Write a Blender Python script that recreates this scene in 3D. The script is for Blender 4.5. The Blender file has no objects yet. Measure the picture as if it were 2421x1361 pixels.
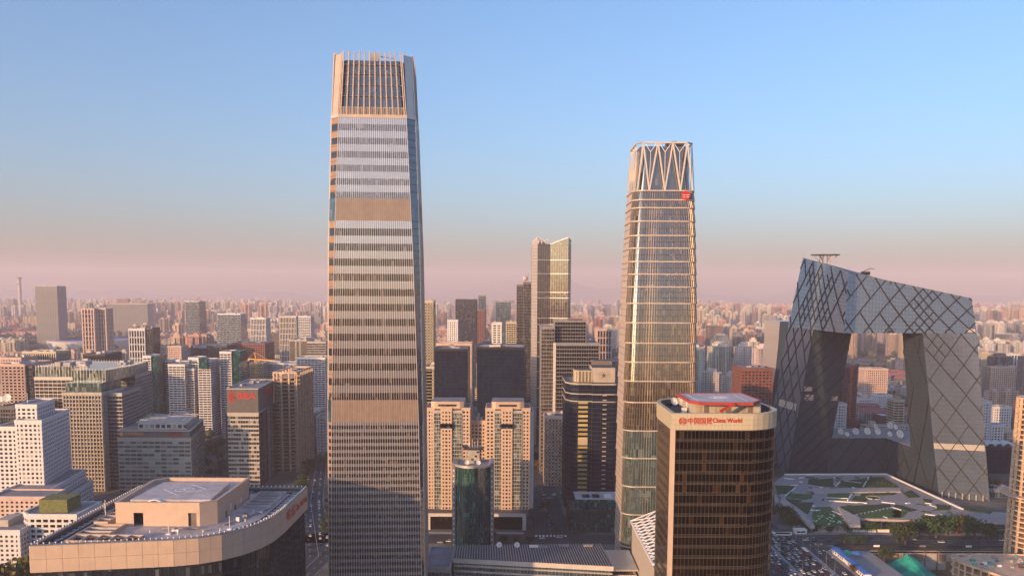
import bpy, bmesh, math, random
from mathutils import Vector, Matrix
R = math.radians
S = bpy.context.scene
COL = S.collection
rnd = random.Random(7)

# ------------------------------------------------------------------ camera, sky, sun, exposure
F, XC, PITCH, ROLL, H0, CAMZ = 2000.0, 1210.5, R(5.5), R(0.28), 695.0, 190.0
YC = H0 + F * math.tan(PITCH)
fw = Vector((0, math.cos(PITCH), -math.sin(PITCH)))
_up = Vector((0, math.sin(PITCH), math.cos(PITCH)))
_rt = Vector((1, 0, 0))
rt = _rt * math.cos(ROLL) + _up * math.sin(ROLL)
up = _up * math.cos(ROLL) - _rt * math.sin(ROLL)
CAM = Vector((0, 0, CAMZ))
cd = bpy.data.cameras.new('camera')
cd.sensor_width = 36
cd.lens = F / 2421 * 36
cd.shift_y = (YC - 680.5) / 2421
cd.clip_start, cd.clip_end = 1, 90000
cam = bpy.data.objects.new('camera', cd)
COL.objects.link(cam)
m3 = Matrix((rt, up, -fw)).transposed()
cam.matrix_world = Matrix.Translation(CAM) @ m3.to_4x4()
S.camera = cam

SUN_EL = R(9.0)
SUN_AZ = math.atan2(-0.68, -0.73)          # clockwise from +Y, towards the sun: behind and to the left
SUN_DIR = Vector((math.sin(SUN_AZ) * math.cos(SUN_EL), math.cos(SUN_AZ) * math.cos(SUN_EL), math.sin(SUN_EL)))
W = bpy.data.worlds.new('World')
S.world = W
W.use_nodes = True
wn = W.node_tree
sky = wn.nodes.new('ShaderNodeTexSky')
sky.sky_type = 'NISHITA'
sky.sun_disc = False
sky.sun_elevation = SUN_EL
sky.sun_rotation = SUN_AZ
sky.altitude = 0
sky.air_density = 1.0
sky.dust_density = 3.0
sky.ozone_density = 3.8
wn.nodes['Background'].inputs[1].default_value = 0.135
wn.links.new(sky.outputs[0], wn.nodes['Background'].inputs[0])
sl = bpy.data.lights.new('sun', 'SUN')
sl.energy = 3.1
sl.angle = R(0.6)
sl.color = (1.0, 0.55, 0.24)
so = bpy.data.objects.new('sun', sl)
COL.objects.link(so)
so.rotation_euler = (-SUN_DIR).to_track_quat('-Z', 'Y').to_euler()
S.view_settings.view_transform = 'Standard'
S.view_settings.look = 'None'
S.view_settings.gamma = 1
S.view_settings.exposure = 1.3
S.render.engine = 'CYCLES'
S.cycles.max_bounces = 6
S.cycles.volume_bounces = 2
S.cycles.use_denoising = True

def ray(x, y):
    return rt * ((x - XC) / F) + fw - up * ((y - YC) / F)
def PY(x, y, Y):                       # photograph pixel at depth Y -> world
    d = ray(x, y); return CAM + d * (Y / d.y)
def PZ(x, y, z=0.0):                   # photograph pixel on the level z -> world
    d = ray(x, y); return CAM + d * ((z - CAMZ) / d.z)
def px(p):
    v = Vector(p) - CAM; w = v.dot(fw)
    return XC + F * v.dot(rt) / w, YC - F * v.dot(up) / w

# ------------------------------------------------------------------ scene helpers
class MB:
    def __init__(s):
        s.v = []; s.f = []; s.uv = []; s.mi = []; s.col = []; s.c = None
    def face(s, pts, m=0, uv=None):
        b = len(s.v)
        pts = [tuple(p) for p in pts]
        s.v.extend(pts)
        n = len(pts)
        s.f.append(tuple(range(b, b + n)))
        s.mi.append(m)
        if uv is None:
            nx = ny = nz = 0.0
            for i in range(n):
                x0, y0, z0 = pts[i]; x1, y1, z1 = pts[(i + 1) % n]
                nx += (y0 - y1) * (z0 + z1); ny += (z0 - z1) * (x0 + x1); nz += (x0 - x1) * (y0 + y1)
            h = math.hypot(nx, ny)
            if h < abs(nz) * 0.7 or h < 1e-9:
                uv = [(p[0], p[1]) for p in pts]
            else:
                tx, ty = -ny / h, nx / h
                uv = [(p[0] * tx + p[1] * ty, p[2]) for p in pts]
        s.uv.extend(uv)
        if s.c is not None:
            s.col.extend([s.c] * n)
    def box(s, x0, x1, y0, y1, z0, z1, m=0, mt=None, bottom=True):
        mt = m if mt is None else mt
        a, b, c, d = (x0, y0), (x1, y0), (x1, y1), (x0, y1)
        s.prism([a, b, c, d], z0, z1, m, mt, bottom)
    def prism(s, poly, z0, z1, m=0, mt=None, bottom=False, top=True):
        mt = m if mt is None else mt
        n = len(poly)
        for i in range(n):
            p, q = poly[i], poly[(i + 1) % n]
            s.face([(p[0], p[1], z0), (q[0], q[1], z0), (q[0], q[1], z1), (p[0], p[1], z1)], m)
        if top: s.face([(p[0], p[1], z1) for p in poly], mt)
        if bottom: s.face([(p[0], p[1], z0) for p in reversed(poly)], m)
    def loft(s, A, B, m=0, skip=()):
        n = len(A)
        for i in range(n):
            if i in skip: continue
            j = (i + 1) % n
            s.face([A[i], A[j], B[j], B[i]], m)
    def ring(s, outer, inner, z0, z1, m=0, closed=True):
        n = len(outer)
        for i in range(n if closed else n - 1):
            j = (i + 1) % n
            a, b, c, d = outer[i], outer[j], inner[j], inner[i]
            s.face([(a[0], a[1], z0), (b[0], b[1], z0), (b[0], b[1], z1), (a[0], a[1], z1)], m)
            s.face([(a[0], a[1], z1), (b[0], b[1], z1), (c[0], c[1], z1), (d[0], d[1], z1)], m)
            s.face([(a[0], a[1], z0), (d[0], d[1], z0), (c[0], c[1], z0), (b[0], b[1], z0)], m)
            s.face([(c[0], c[1], z0), (d[0], d[1], z0), (d[0], d[1], z1), (c[0], c[1], z1)], m)
    def bar(s, p, q, w, h=None, m=0, n=None):
        """beam p->q; n = outward normal (h measured along n)"""
        p = Vector(p); q = Vector(q); d = (q - p)
        if d.length < 1e-6: return
        d.normalize()
        n = Vector(n) if n is not None else (Vector((0, 0, 1)) if abs(d.z) < .9 else Vector((0, -1, 0)))
        a = d.cross(n)
        if a.length < 1e-6: a = d.cross(Vector((1, 0, 0)))
        a.normalize(); n = a.cross(d).normalized()
        h = w if h is None else h
        a = a * (w / 2); n = n * (h / 2)
        A = [p - a - n, p + a - n, p + a + n, p - a + n]
        B = [q - a - n, q + a - n, q + a + n, q - a + n]
        s.loft(A, B, m); s.face(list(reversed(A)), m); s.face(B, m)
    def cyl(s, cx, cy, r, z0, z1, n=16, m=0, mt=None, r2=None, bottom=False):
        r2 = r if r2 is None else r2
        A = [(cx + r * math.cos(2 * math.pi * i / n), cy + r * math.sin(2 * math.pi * i / n), z0) for i in range(n)]
        B = [(cx + r2 * math.cos(2 * math.pi * i / n), cy + r2 * math.sin(2 * math.pi * i / n), z1) for i in range(n)]
        s.loft(A, B, m); s.face(B, m if mt is None else mt)
        if bottom: s.face(list(reversed(A)), m)
    def mesh(s, name, mats, off=(0, 0, 0)):
        me = bpy.data.meshes.new(name)
        ox, oy, oz = off
        v = s.v if off == (0, 0, 0) else [(a - ox, b - oy, c - oz) for a, b, c in s.v]
        me.from_pydata(v, [], s.f)
        for mt in mats: me.materials.append(MATS[mt])
        me.polygons.foreach_set('material_index', s.mi)
        ul = me.uv_layers.new(name='UVMap')
        ul.data.foreach_set('uv', [x for p in s.uv for x in p])
        if s.col:
            ca = me.color_attributes.new('Col', 'FLOAT_COLOR', 'CORNER')
            ca.data.foreach_set('color', [x for c in s.col for x in c])
        return me
    def build(s, name, mats, parent=None, local=False):
        """one mesh object; world coordinates are re-based on the parent's location"""
        if isinstance(mats, str): mats = [mats]
        off = (0, 0, 0) if (parent is None or local) else WLOC(parent)
        me = s.mesh(name, mats, off)
        return link(name, me, parent)

def WLOC(o):
    L = Vector((0, 0, 0))
    while o is not None:
        L = L + o.location; o = o.parent
    return tuple(L)
def link(name, data, parent=None, loc=None, rot=None):
    o = bpy.data.objects.new(name, data)
    COL.objects.link(o)
    o.parent = parent
    if loc is not None: o.location = loc
    if rot is not None: o.rotation_euler = rot
    return o
def tag(o, label=None, cat=None, group=None, kind=None):
    if label: o['label'] = label
    if cat: o['category'] = cat
    if group: o['group'] = group
    if kind: o['kind'] = kind
    return o
def thing(name, label, cat, loc=(0, 0, 0), rz=0.0, group=None):
    o = link(name, None, None, loc, (0, 0, rz))
    o.empty_display_size = 1
    return tag(o, label, cat, group)
def dup(o, parent=None):
    c = o.copy(); COL.objects.link(c); c.parent = parent
    for ch in list(o.children): dup(ch, c)
    return c
def smooth(o, ang=35):
    bm = bmesh.new(); bm.from_mesh(o.data); bmesh.ops.remove_doubles(bm, verts=bm.verts, dist=1e-4)
    for f in bm.faces: f.smooth = True
    for e in bm.edges:
        if len(e.link_faces) == 2 and e.calc_face_angle(0) > R(ang): e.smooth = False
    bm.to_mesh(o.data); bm.free()
    return o
def text(name, s, mat, parent, loc, rot, size, ext=0.12, bold=0.0, width=None):
    c = bpy.data.curves.new(name, 'FONT'); c.body = s; c.size = size; c.extrude = ext; c.offset = bold
    c.align_x = 'LEFT'; c.align_y = 'BOTTOM'; c.resolution_u = 3
    c.materials.append(MATS[mat])
    tmp = bpy.data.objects.new('tmp', c); COL.objects.link(tmp)
    bpy.context.view_layer.update()
    dg = bpy.context.evaluated_depsgraph_get()
    me = bpy.data.meshes.new_from_object(tmp.evaluated_get(dg))
    bpy.data.objects.remove(tmp)
    if width and me.vertices:
        x0 = min(v.co.x for v in me.vertices); x1 = max(v.co.x for v in me.vertices); k_ = width / (x1 - x0)
        for v in me.vertices: v.co.x = (v.co.x - x0) * k_
    return link(name, me, parent, loc, rot)
def offset_poly(poly, d):
    n = len(poly); out = []
    for i in range(n):
        p0, p1, p2 = poly[i - 1], poly[i], poly[(i + 1) % n]
        a = Vector((p1[0] - p0[0], p1[1] - p0[1])).normalized(); b = Vector((p2[0] - p1[0], p2[1] - p1[1])).normalized()
        na = Vector((a.y, -a.x)); nb = Vector((b.y, -b.x))
        m = na + nb
        k = d / max(.35, (1 + na.dot(nb)))
        out.append((p1[0] + m.x * k, p1[1] + m.y * k))
    return out
def rect(x0, x1, y0, y1): return [(x0, y0), (x1, y0), (x1, y1), (x0, y1)]
def arc(cx, cy, r, a0, a1, n): return [(cx + r * math.cos(R(a0 + (a1 - a0) * i / n)), cy + r * math.sin(R(a0 + (a1 - a0) * i / n))) for i in range(n + 1)]

# ------------------------------------------------------------------ materials
MATS = {}
class NT:
    def __init__(s, name):
        m = bpy.data.materials.new(name); m.use_nodes = True
        s.m = m; s.t = m.node_tree; s.b = s.t.nodes['Principled BSDF']; MATS[name] = m
    def n(s, t, **k):
        x = s.t.nodes.new(t)
        for a, b in k.items(): setattr(x, a, b)
        return x
    def l(s, a, b): s.t.links.new(a, b)
    def val(s, sock, v):
        if hasattr(v, 'is_linked') or hasattr(v, 'links'): s.l(v, sock)
        else: sock.default_value = v
    def math(s, op, a, b=0.0, c=0.0):
        x = s.n('ShaderNodeMath', operation=op)
        s.val(x.inputs[0], a); s.val(x.inputs[1], b); s.val(x.inputs[2], c)
        return x.outputs[0]
    def mix(s, f, a, b):
        x = s.n('ShaderNodeMix', data_type='RGBA')
        s.val(x.inputs[0], f); s.val(x.inputs[6], a if not isinstance(a, tuple) else (*a[:3], 1)); s.val(x.inputs[7], b if not isinstance(b, tuple) else (*b[:3], 1))
        return x.outputs[2]
    def noise(s, scale, coord='Object', detail=4, vec=None):
        x = s.n('ShaderNodeTexNoise'); x.inputs['Scale'].default_value = scale; x.inputs['Detail'].default_value = detail
        if vec is None:
            if coord == 'World': vec = s.n('ShaderNodeNewGeometry').outputs['Position']
            else: vec = s.n('ShaderNodeTexCoord').outputs[coord]
        s.l(vec, x.inputs['Vector'])
        return x.outputs['Fac']
    def ramp(s, v, a, b):
        x = s.n('ShaderNodeMapRange'); s.val(x.inputs[0], v); x.inputs[1].default_value = a; x.inputs[2].default_value = b
        return x.outputs[0]
    def set(s, **k):
        for a, v in k.items():
            i = s.b.inputs[a.replace('_', ' ')]
            if isinstance(v, tuple): v = (*v[:3], 1)
            s.val(i, v)

def plain(name, c, rough=.75, metal=0.0, var=.14, scale=.25, bump=0.0, spec=.35, grime=.0):
    k = NT(name)
    f = k.ramp(k.noise(scale, 'World'), .3, .7)
    lo = tuple(x * (1 - var) for x in c); hi = tuple(min(1, x * (1 + var)) for x in c)
    col = k.mix(f, lo, hi)
    if grime:
        # rain streaks: noise stretched down the wall
        g = k.n('ShaderNodeNewGeometry').outputs['Position']
        mp = k.n('ShaderNodeMapping'); k.l(g, mp.inputs[0]); mp.inputs['Scale'].default_value = (.9, .9, .05)
        f2 = k.ramp(k.noise(1.0, vec=mp.outputs[0]), .5, .8)
        f2 = k.math('MULTIPLY', f2, grime)
        col = k.mix(f2, col, tuple(x * .45 for x in c))
    k.set(Base_Color=col, Roughness=rough, Metallic=metal)
    k.b.inputs['Specular IOR Level'].default_value = spec
    if bump:
        bp = k.n('ShaderNodeBump'); bp.inputs['Strength'].default_value = bump; bp.inputs['Distance'].default_value = .1
        k.l(k.noise(2.5, 'World'), bp.inputs['Height']); k.l(bp.outputs[0], k.b.inputs['Normal'])
    return k

def glass(name, dark, blind=(.35, .33, .3), cell=(1.5, 3.9), thr=.75, rough=.08, metal=.0, spec=.6, jit=.012, per_object=False, tint2=None, ior=1.6, spread=(.5, 1.6)):
    """curtain-wall glass: every pane has its own tilt and its own blind behind it"""
    k = NT(name)
    if per_object:
        oi = k.n('ShaderNodeObjectInfo')
        wn_ = k.n('ShaderNodeTexWhiteNoise', noise_dimensions='1D'); k.l(oi.outputs['Random'], wn_.inputs['W'])
    else:
        uv = k.n('ShaderNodeTexCoord').outputs['UV']
        sx = k.n('ShaderNodeSeparateXYZ'); k.l(uv, sx.inputs[0])
        cu = k.math('FLOOR', k.math('DIVIDE', sx.outputs[0], cell[0])); cv = k.math('FLOOR', k.math('DIVIDE', sx.outputs[1], cell[1]))
        cb = k.n('ShaderNodeCombineXYZ'); k.l(cu, cb.inputs[0]); k.l(cv, cb.inputs[1])
        oi = k.n('ShaderNodeObjectInfo'); k.l(oi.outputs['Random'], cb.inputs[2])
        wn_ = k.n('ShaderNodeTexWhiteNoise', noise_dimensions='3D'); k.l(cb.outputs[0], wn_.inputs['Vector'])
    rv, rc = wn_.outputs['Value'], wn_.outputs['Color']
    sc = k.n('ShaderNodeSeparateColor'); k.l(rc, sc.inputs[0])
    c1 = k.mix(sc.outputs[0], tuple(x * spread[0] for x in dark), tuple(x * spread[1] for x in (tint2 or dark)))
    isb = k.math('GREATER_THAN', rv, thr)
    bl = k.mix(sc.outputs[1], tuple(x * .45 for x in blind), blind)
    col = k.mix(isb, c1, bl)
    k.set(Base_Color=col, Metallic=metal)
    k.b.inputs['Roughness'].default_value = rough
    k.b.inputs['Specular IOR Level'].default_value = spec
    k.b.inputs['IOR'].default_value = ior
    g = k.n('ShaderNodeNewGeometry').outputs['Normal']
    vs = k.n('ShaderNodeVectorMath', operation='SUBTRACT'); k.l(rc, vs.inputs[0]); vs.inputs[1].default_value = (.5, .5, .5)
    vm = k.n('ShaderNodeVectorMath', operation='SCALE'); k.l(vs.outputs[0], vm.inputs[0]); vm.inputs['Scale'].default_value = jit
    va = k.n('ShaderNodeVectorMath', operation='ADD'); k.l(g, va.inputs[0]); k.l(vm.outputs[0], va.inputs[1])
    vn = k.n('ShaderNodeVectorMath', operation='NORMALIZE'); k.l(va.outputs[0], vn.inputs[0])
    k.l(vn.outputs[0], k.b.inputs['Normal'])
    return k

def roofing(name, c, seam=(2.4, 9.0)):
    k = NT(name)
    g = k.n('ShaderNodeNewGeometry').outputs['Position']; sx = k.n('ShaderNodeSeparateXYZ'); k.l(g, sx.inputs[0])
    e = k.math('MAXIMUM', k.math('GREATER_THAN', k.math('FRACT', k.math('DIVIDE', sx.outputs[0], seam[0])), .95), k.math('GREATER_THAN', k.math('FRACT', k.math('DIVIDE', sx.outputs[1], seam[1])), .985))
    f1 = k.ramp(k.noise(.09, 'World', 5), .35, .7); f2 = k.ramp(k.noise(.35, 'World', 4), .52, .6)
    col = k.mix(f1, tuple(x * .72 for x in c), tuple(x * 1.15 for x in c))
    col = k.mix(k.math('MULTIPLY', f2, .35), col, tuple(x * .45 for x in c))
    col = k.mix(k.math('MULTIPLY', e, .4), col, tuple(x * .4 for x in c))
    k.set(Base_Color=col, Roughness=k.math('MULTIPLY_ADD', f2, -.3, .85))
def city_wall():
    """far facades: wall colour per building from the mesh, windows from the wall's own metres"""
    k = NT('city_wall')
    at = k.n('ShaderNodeAttribute', attribute_name='Col')
    uv = k.n('ShaderNodeTexCoord').outputs['UV']
    sx = k.n('ShaderNodeSeparateXYZ'); k.l(uv, sx.inputs[0])
    a = at.outputs['Alpha']
    bay = k.math('MULTIPLY_ADD', a, 2.2, 2.5)
    U = k.math('DIVIDE', sx.outputs[0], bay); V = k.math('DIVIDE', sx.outputs[1], 3.2)
    fu = k.math('FRACT', U); fv = k.math('FRACT', V)
    mu = k.math('MULTIPLY', k.math('GREATER_THAN', fu, .26), k.math('LESS_THAN', fu, .76))
    rib = k.math('GREATER_THAN', a, .72)
    mu = k.math('MAXIMUM', mu, rib)
    strip = k.math('LESS_THAN', a, .16)                       # some have full-height window strips
    mv = k.math('MULTIPLY', k.math('GREATER_THAN', fv, .30), k.math('LESS_THAN', fv, .80))
    mv = k.math('MAXIMUM', mv, strip)
    win = k.math('MULTIPLY', mu, mv)
    cb = k.n('ShaderNodeCombineXYZ'); k.l(k.math('FLOOR', U), cb.inputs[0]); k.l(k.math('FLOOR', V), cb.inputs[1]); k.l(a, cb.inputs[2])
    w = k.n('ShaderNodeTexWhiteNoise', noise_dimensions='3D'); k.l(cb.outputs[0], w.inputs['Vector'])
    gcol = k.mix(k.math('GREATER_THAN', w.outputs['Value'], .8), (.02, .026, .034), (.16, .15, .14))
    # every few bays a column of balconies or a stair strip in a different tone
    cb2 = k.n('ShaderNodeCombineXYZ'); k.l(k.math('FLOOR', k.math('DIVIDE', U, 3.0)), cb2.inputs[0]); k.l(a, cb2.inputs[1])
    w2 = k.n('ShaderNodeTexWhiteNoise', noise_dimensions='3D'); k.l(cb2.outputs[0], w2.inputs['Vector'])
    wc = k.mix(k.ramp(w2.outputs['Value'], .5, 1.0), at.outputs['Color'], (.0, .0, .0))
    wcol = k.mix(.6, at.outputs['Color'], wc)
    f = k.ramp(k.noise(.08, 'World'), .3, .75)
    wcol = k.mix(k.math('MULTIPLY', f, .25), wcol, (.12, .10, .09))
    k.set(Base_Color=k.mix(win, wcol, gcol), Roughness=k.math('MULTIPLY_ADD', win, -.6, .8))
    k.b.inputs['Specular IOR Level'].default_value = .4

def attr_plain(name, rough=.85):
    k = NT(name)
    at = k.n('ShaderNodeAttribute', attribute_name='Col')
    f = k.ramp(k.noise(.15, 'World'), .3, .7)
    k.set(Base_Color=k.mix(k.math('MULTIPLY', f, .45), at.outputs['Color'], (.08, .075, .07)), Roughness=rough)

def leaf(name, a, b, trans=.0):
    k = NT(name)
    oi = k.n('ShaderNodeObjectInfo')
    f = k.ramp(k.noise(.9, 'World', 3), .25, .75)
    c = k.mix(f, a, b)
    hs = k.n('ShaderNodeHueSaturation'); k.l(c, hs.inputs['Color'])
    k.l(k.math('MULTIPLY_ADD', oi.outputs['Random'], .06, .47), hs.inputs['Hue']); k.l(k.math('MULTIPLY_ADD', oi.outputs['Random'], .5, .75), hs.inputs['Value'])
    k.set(Base_Color=hs.outputs[0], Roughness=.7)
    k.b.inputs['Specular IOR Level'].default_value = .2

city_wall(); attr_plain('city_roof')
leaf('leaf_green', (.020, .042, .014), (.055, .085, .028))
leaf('leaf_autumn', (.07, .055, .018), (.16, .095, .03))
plain('bark', (.09, .065, .045))
plain('far_leaf', (.040, .048, .026), var=.45, scale=.05)
# stone, concrete, metal
plain('granite_pink', (.49, .37, .29), .55, var=.06, grime=.18, spec=.45)
plain('granite_dark', (.085, .08, .085), .5)
plain('cream_tile', (.45, .40, .30), .4, var=.05, grime=.12)
plain('white_tile', (.57, .57, .60), .5, var=.06, grime=.16)
plain('pale_stone', (.50, .475, .455), .7, var=.08, grime=.18)
plain('beige_stone', (.40, .37, .335), .7, var=.08, grime=.2)
plain('brown_stone', (.15, .125, .115), .7, grime=.15)
plain('red_brick', (.17, .07, .058), .8, grime=.15)
plain('pink_wall', (.50, .38, .34), .8, grime=.2)
plain('concrete', (.38, .355, .34), .85, var=.16, bump=.2, grime=.25)
plain('raw_concrete', (.58, .42, .30), .85, var=.16, bump=.2, grime=.2)
plain('dark_concrete', (.13, .12, .12), .85, grime=.2)
roofing('roof_grey', (.24, .23, .25))
roofing('roof_pale', (.52, .48, .50))
plain('roof_dark', (.075, .078, .085), .8, var=.25, scale=.2)
plain('paving', (.29, .28, .29), .8, var=.15, scale=.4)
plain('asphalt', (.048, .052, .060), .85, var=.25, scale=.06)
plain('asphalt_dark', (.035, .037, .042), .85, var=.25, scale=.2)
plain('line_paint', (.62, .62, .60), .7, var=.2, scale=1.5)
plain('metal_pale', (.58, .53, .50), .35, .55, var=.05)
plain('metal_white', (.72, .70, .70), .4, .15, var=.05)
plain('metal_grey', (.30, .30, .32), .4, .5)
plain('metal_dark', (.05, .05, .055), .45, .5)
plain('mullion_dark', (.09, .085, .08), .4, .6)
plain('steel_black', (.022, .022, .026), .5, .3)
plain('bronze_line', (.105, .085, .07), .45, .2)
plain('panel_tan', (.47, .41, .37), .55, .12, var=.05, scale=.08)
plain('copper_fin', (.47, .37, .30), .45, .35, var=.1)
plain('red_paint', (.33, .045, .04), .5, var=.1)
plain('sign_red', (.42, .018, .014), .5, var=.05)
plain('white_paint', (.78, .76, .76), .5, var=.06, scale=.8)
plain('blue_sheet', (.05, .18, .52), .5, var=.2, scale=.6)
plain('teal_net', (.02, .34, .26), .8, var=.4, scale=.12, bump=.6)
plain('earth', (.24, .16, .115), .95, var=.25, scale=.15, bump=.5)
plain('yellow_paint', (.62, .33, .03), .5, var=.1)
plain('hedge', (.032, .066, .022), .9, var=.5, scale=.5, bump=.8)
plain('lawn', (.045, .125, .028), .9, var=.35, scale=.3, bump=.4)
plain('green_wall', (.14, .15, .055), .9, var=.35, scale=.5, bump=.6)
plain('dish_white', (.78, .75, .73), .45, var=.04)
plain('black_rubber', (.02, .02, .02), .8)
plain('far_hill', (.10, .10, .12), .95)
# glass
glass('glass_a', (.050, .062, .105), (.22, .22, .26), (1.37, 4.0), .88, .06, .0, .9, .008, ior=1.8)
glass('glass_a_dark', (.016, .015, .018), (.16, .13, .12), (1.37, 4.0), .88, .07, 0, .7, .01, ior=1.7)
glass('glass_blue', (.026, .058, .085), (.08, .14, .18), (2.2, 4.0), .86, .06, 0, 1.0, .014, ior=1.8)
glass('glass_dark', (.012, .018, .028), (.10, .11, .12), (1.6, 3.8), .88, .08, 0, .8, .01, ior=1.7)
glass('glass_navy', (.005, .012, .032), (.012, .022, .045), (3.0, 3.8), .85, .16, 0, .3, .008, ior=1.4)
glass('glass_bronze', (.007, .004, .003), (.03, .017, .009), (1.6, 3.6), .9, .07, 0, .5, .018, ior=1.45)
glass('glass_bronze_pane', (.006, .0035, .0025), (.05, .025, .010), thr=.93, rough=.07, spec=.5, jit=.03, per_object=True, ior=1.45)
glass('glass_teal', (.008, .055, .058), (.07, .24, .22), (1.3, 3.8), .86, .07, 0, .9, .012, ior=1.7)
glass('glass_green', (.05, .085, .085), (.26, .31, .29), (1.5, 4.0), .72, .08, 0, .9, .012, ior=1.8)
glass('glass_gold', (.062, .046, .026), (.20, .15, .085), (1.5, 4.1), .88, .06, .2, 1.0, .010, ior=2.0)
glass('glass_pane', (.022, .026, .032), (.42, .38, .34), thr=.80, rough=.08, spec=.8, jit=.015, per_object=True, ior=1.7)
glass('glass_green_pane', (.06, .11, .115), (.36, .42, .38), thr=.66, rough=.1, spec=.8, jit=.015, per_object=True, ior=1.7)
glass('glass_grey', (.095, .128, .180), (.11, .12, .14), (3.6, 1.4), 1.1, .16, .05, 1.0, .0015, ior=1.9, spread=(.92, 1.08))
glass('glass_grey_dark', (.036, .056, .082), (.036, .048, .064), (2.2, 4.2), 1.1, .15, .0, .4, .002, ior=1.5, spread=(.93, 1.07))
glass('glass_car', (.02, .025, .03), (.03, .03, .03), thr=.99, per_object=True)
# ------------------------------------------------------------------ ground, roads, hills
PIT = (268.0, 440.0, 470.0, 617.0)           # excavation: x0, x1, y0, y1
g = MB()
X0, X1, Y0, Y1 = -16000, 16000, -5000, 17500
g.face([(X0, Y0, 0), (X1, Y0, 0), (X1, PIT[2], 0), (X0, PIT[2], 0)])
g.face([(X0, PIT[3], 0), (X1, PIT[3], 0), (X1, Y1, 0), (X0, Y1, 0)])
g.face([(X0, PIT[2], 0), (PIT[0], PIT[2], 0), (PIT[0], PIT[3], 0), (X0, PIT[3], 0)])
g.face([(PIT[1], PIT[2], 0), (X1, PIT[2], 0), (X1, PIT[3], 0), (PIT[1], PIT[3], 0)])
k = NT('city_ground')
f1 = k.ramp(k.noise(.012, 'World', 6), .42, .58); f2 = k.ramp(k.noise(.05, 'World', 5), .35, .65)
k.set(Base_Color=k.mix(f1, k.mix(f2, (.10, .095, .09), (.19, .165, .15)), k.mix(f2, (.035, .045, .025), (.07, .07, .045))), Roughness=.95)
tag(g.build('ground', 'city_ground'), kind='structure')

def road(name, pts, mat='asphalt', z=.02, marks=(), edge=None):
    """pts: left and right edge polylines (x0,y0,x1,y1) per station"""
    m = MB()
    for a, b in zip(pts, pts[1:]):
        m.face([(a[0], a[1], z), (a[2], a[3], z), (b[2], b[3], z), (b[0], b[1], z)])
    o = tag(m.build(name, mat), kind='structure')
    if marks:
        m = MB()
        for t, dash in marks:
            for a, b in zip(pts, pts[1:]):
                pa = Vector((a[0] + (a[2] - a[0]) * t, a[1] + (a[3] - a[1]) * t, z + .02)); pb = Vector((b[0] + (b[2] - b[0]) * t, b[1] + (b[3] - b[1]) * t, z + .02))
                L = (pb - pa).length; d = (pb - pa) / L; nn = Vector((d.y, -d.x, 0)) * .11
                s_ = 0
                while s_ < L:
                    e_ = min(L, s_ + (dash or L))
                    p, q = pa + d * s_, pa + d * e_
                    m.face([p - nn, p + nn, q + nn, q - nn]) if d.y * 0 == 0 else None
                    s_ = e_ + (1.6 * dash if dash else 1)
        for f_ in range(len(m.f)): pass
        m.build('lane_line', 'line_paint', o)
    return o
RX0, RXM, RX1 = 168.0, 198.0, 221.0          # ring road: west edge, median, east edge
road('ring_road', [(RX0, 380, RX1, 380), (RX0, 640, RX1, 640), (RX0, 2400, RX1, 2400)], marks=[(.02, 0), (.14, 6), (.26, 6), (.38, 6), (.50, 0), (.545, 0), (.66, 6), (.78, 6), (.90, 6), (.985, 0)])
road('service_road', [(224, 380, 235, 380), (224, 625, 235, 625)], z=.03, marks=[(.5, 4)])
road('cross_street', [(-700, 632, -700, 658), (RX0, 632, RX0, 658)][::1], marks=[])
road('cross_street', [(RX1, 658, RX1, 632), (1200, 672, 1200, 646)], marks=[(.03, 0), (.25, 5), (.5, 0), (.75, 5), (.97, 0)])
road('side_street', [(-163, 480, -140, 480), (-152, 600, -128, 600), (-196, 760, -172, 760), (-236, 960, -212, 960), (-262, 1150, -240, 1150)], marks=[(.03, 0), (.25, 5), (.5, 0), (.75, 5), (.97, 0)])
road('hotel_street', [(18, 658, 46, 658), (16, 800, 44, 800), (14, 1000, 40, 1000)], marks=[(.5, 5)])
for nm, q in (('pavement', (221.0, 224.0, 380, 628)), ('pavement', (235.0, 238.0, 380, 618)), ('pavement', (224.0, 520.0, 661.5, 667)), ('median', (197.2, 199.0, 380, 2000)), ('pavement', (-130, 10, 658.5, 664))):
    m = MB(); m.box(q[0], q[1], q[2], q[3], 0, .14); tag(m.build(nm, 'paving'), kind='structure')
# crossings by the hotel street
m = MB()
for i in range(9): m.box(19 + i * 2.9, 20.5 + i * 2.9, 652, 656.5, .02, .045)
tag(m.build('zebra_crossing', 'line_paint'), kind='structure')

# far hills along the horizon
m = MB(); N = 120
prev = None
for i in range(N + 1):
    x = -14000 + 28000 * i / N
    h = 190 + 330 * max(0, math.sin(i * .11 + .8)) ** 2 * (1.2 - i / N) + 55 * math.sin(i * .53) + 30 * math.sin(i * 1.37 + 1)
    cur = [(x, 15200 + 300 * math.sin(i * .3), -1), (x, 15900, max(40, h * .7)), (x, 16500, max(60, h)), (x, 17300, -1)]
    if prev:
        for j in range(3): m.face([prev[j], cur[j], cur[j + 1], prev[j + 1]])
    prev = cur
o = tag(m.build('hills', 'far_hill'), kind='structure'); smooth(o, 80)

# ------------------------------------------------------------------ haze: one closed box of air round everything
k = NT('haze_air'); k.t.nodes.remove(k.b)
pv = k.n('ShaderNodeVolumePrincipled'); pv.inputs['Color'].default_value = (.95, .86, .95, 1); pv.inputs['Density'].default_value = 0.82e-4; pv.inputs['Anisotropy'].default_value = 0.0
k.l(pv.outputs[0], k.t.nodes['Material Output'].inputs['Volume'])
m = MB(); m.box(-16500, 16500, -5500, 18000, -24, 660)
tag(m.build('haze', 'haze_air'), 'thin lavender evening haze over the whole city', 'haze', kind='stuff')

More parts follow.
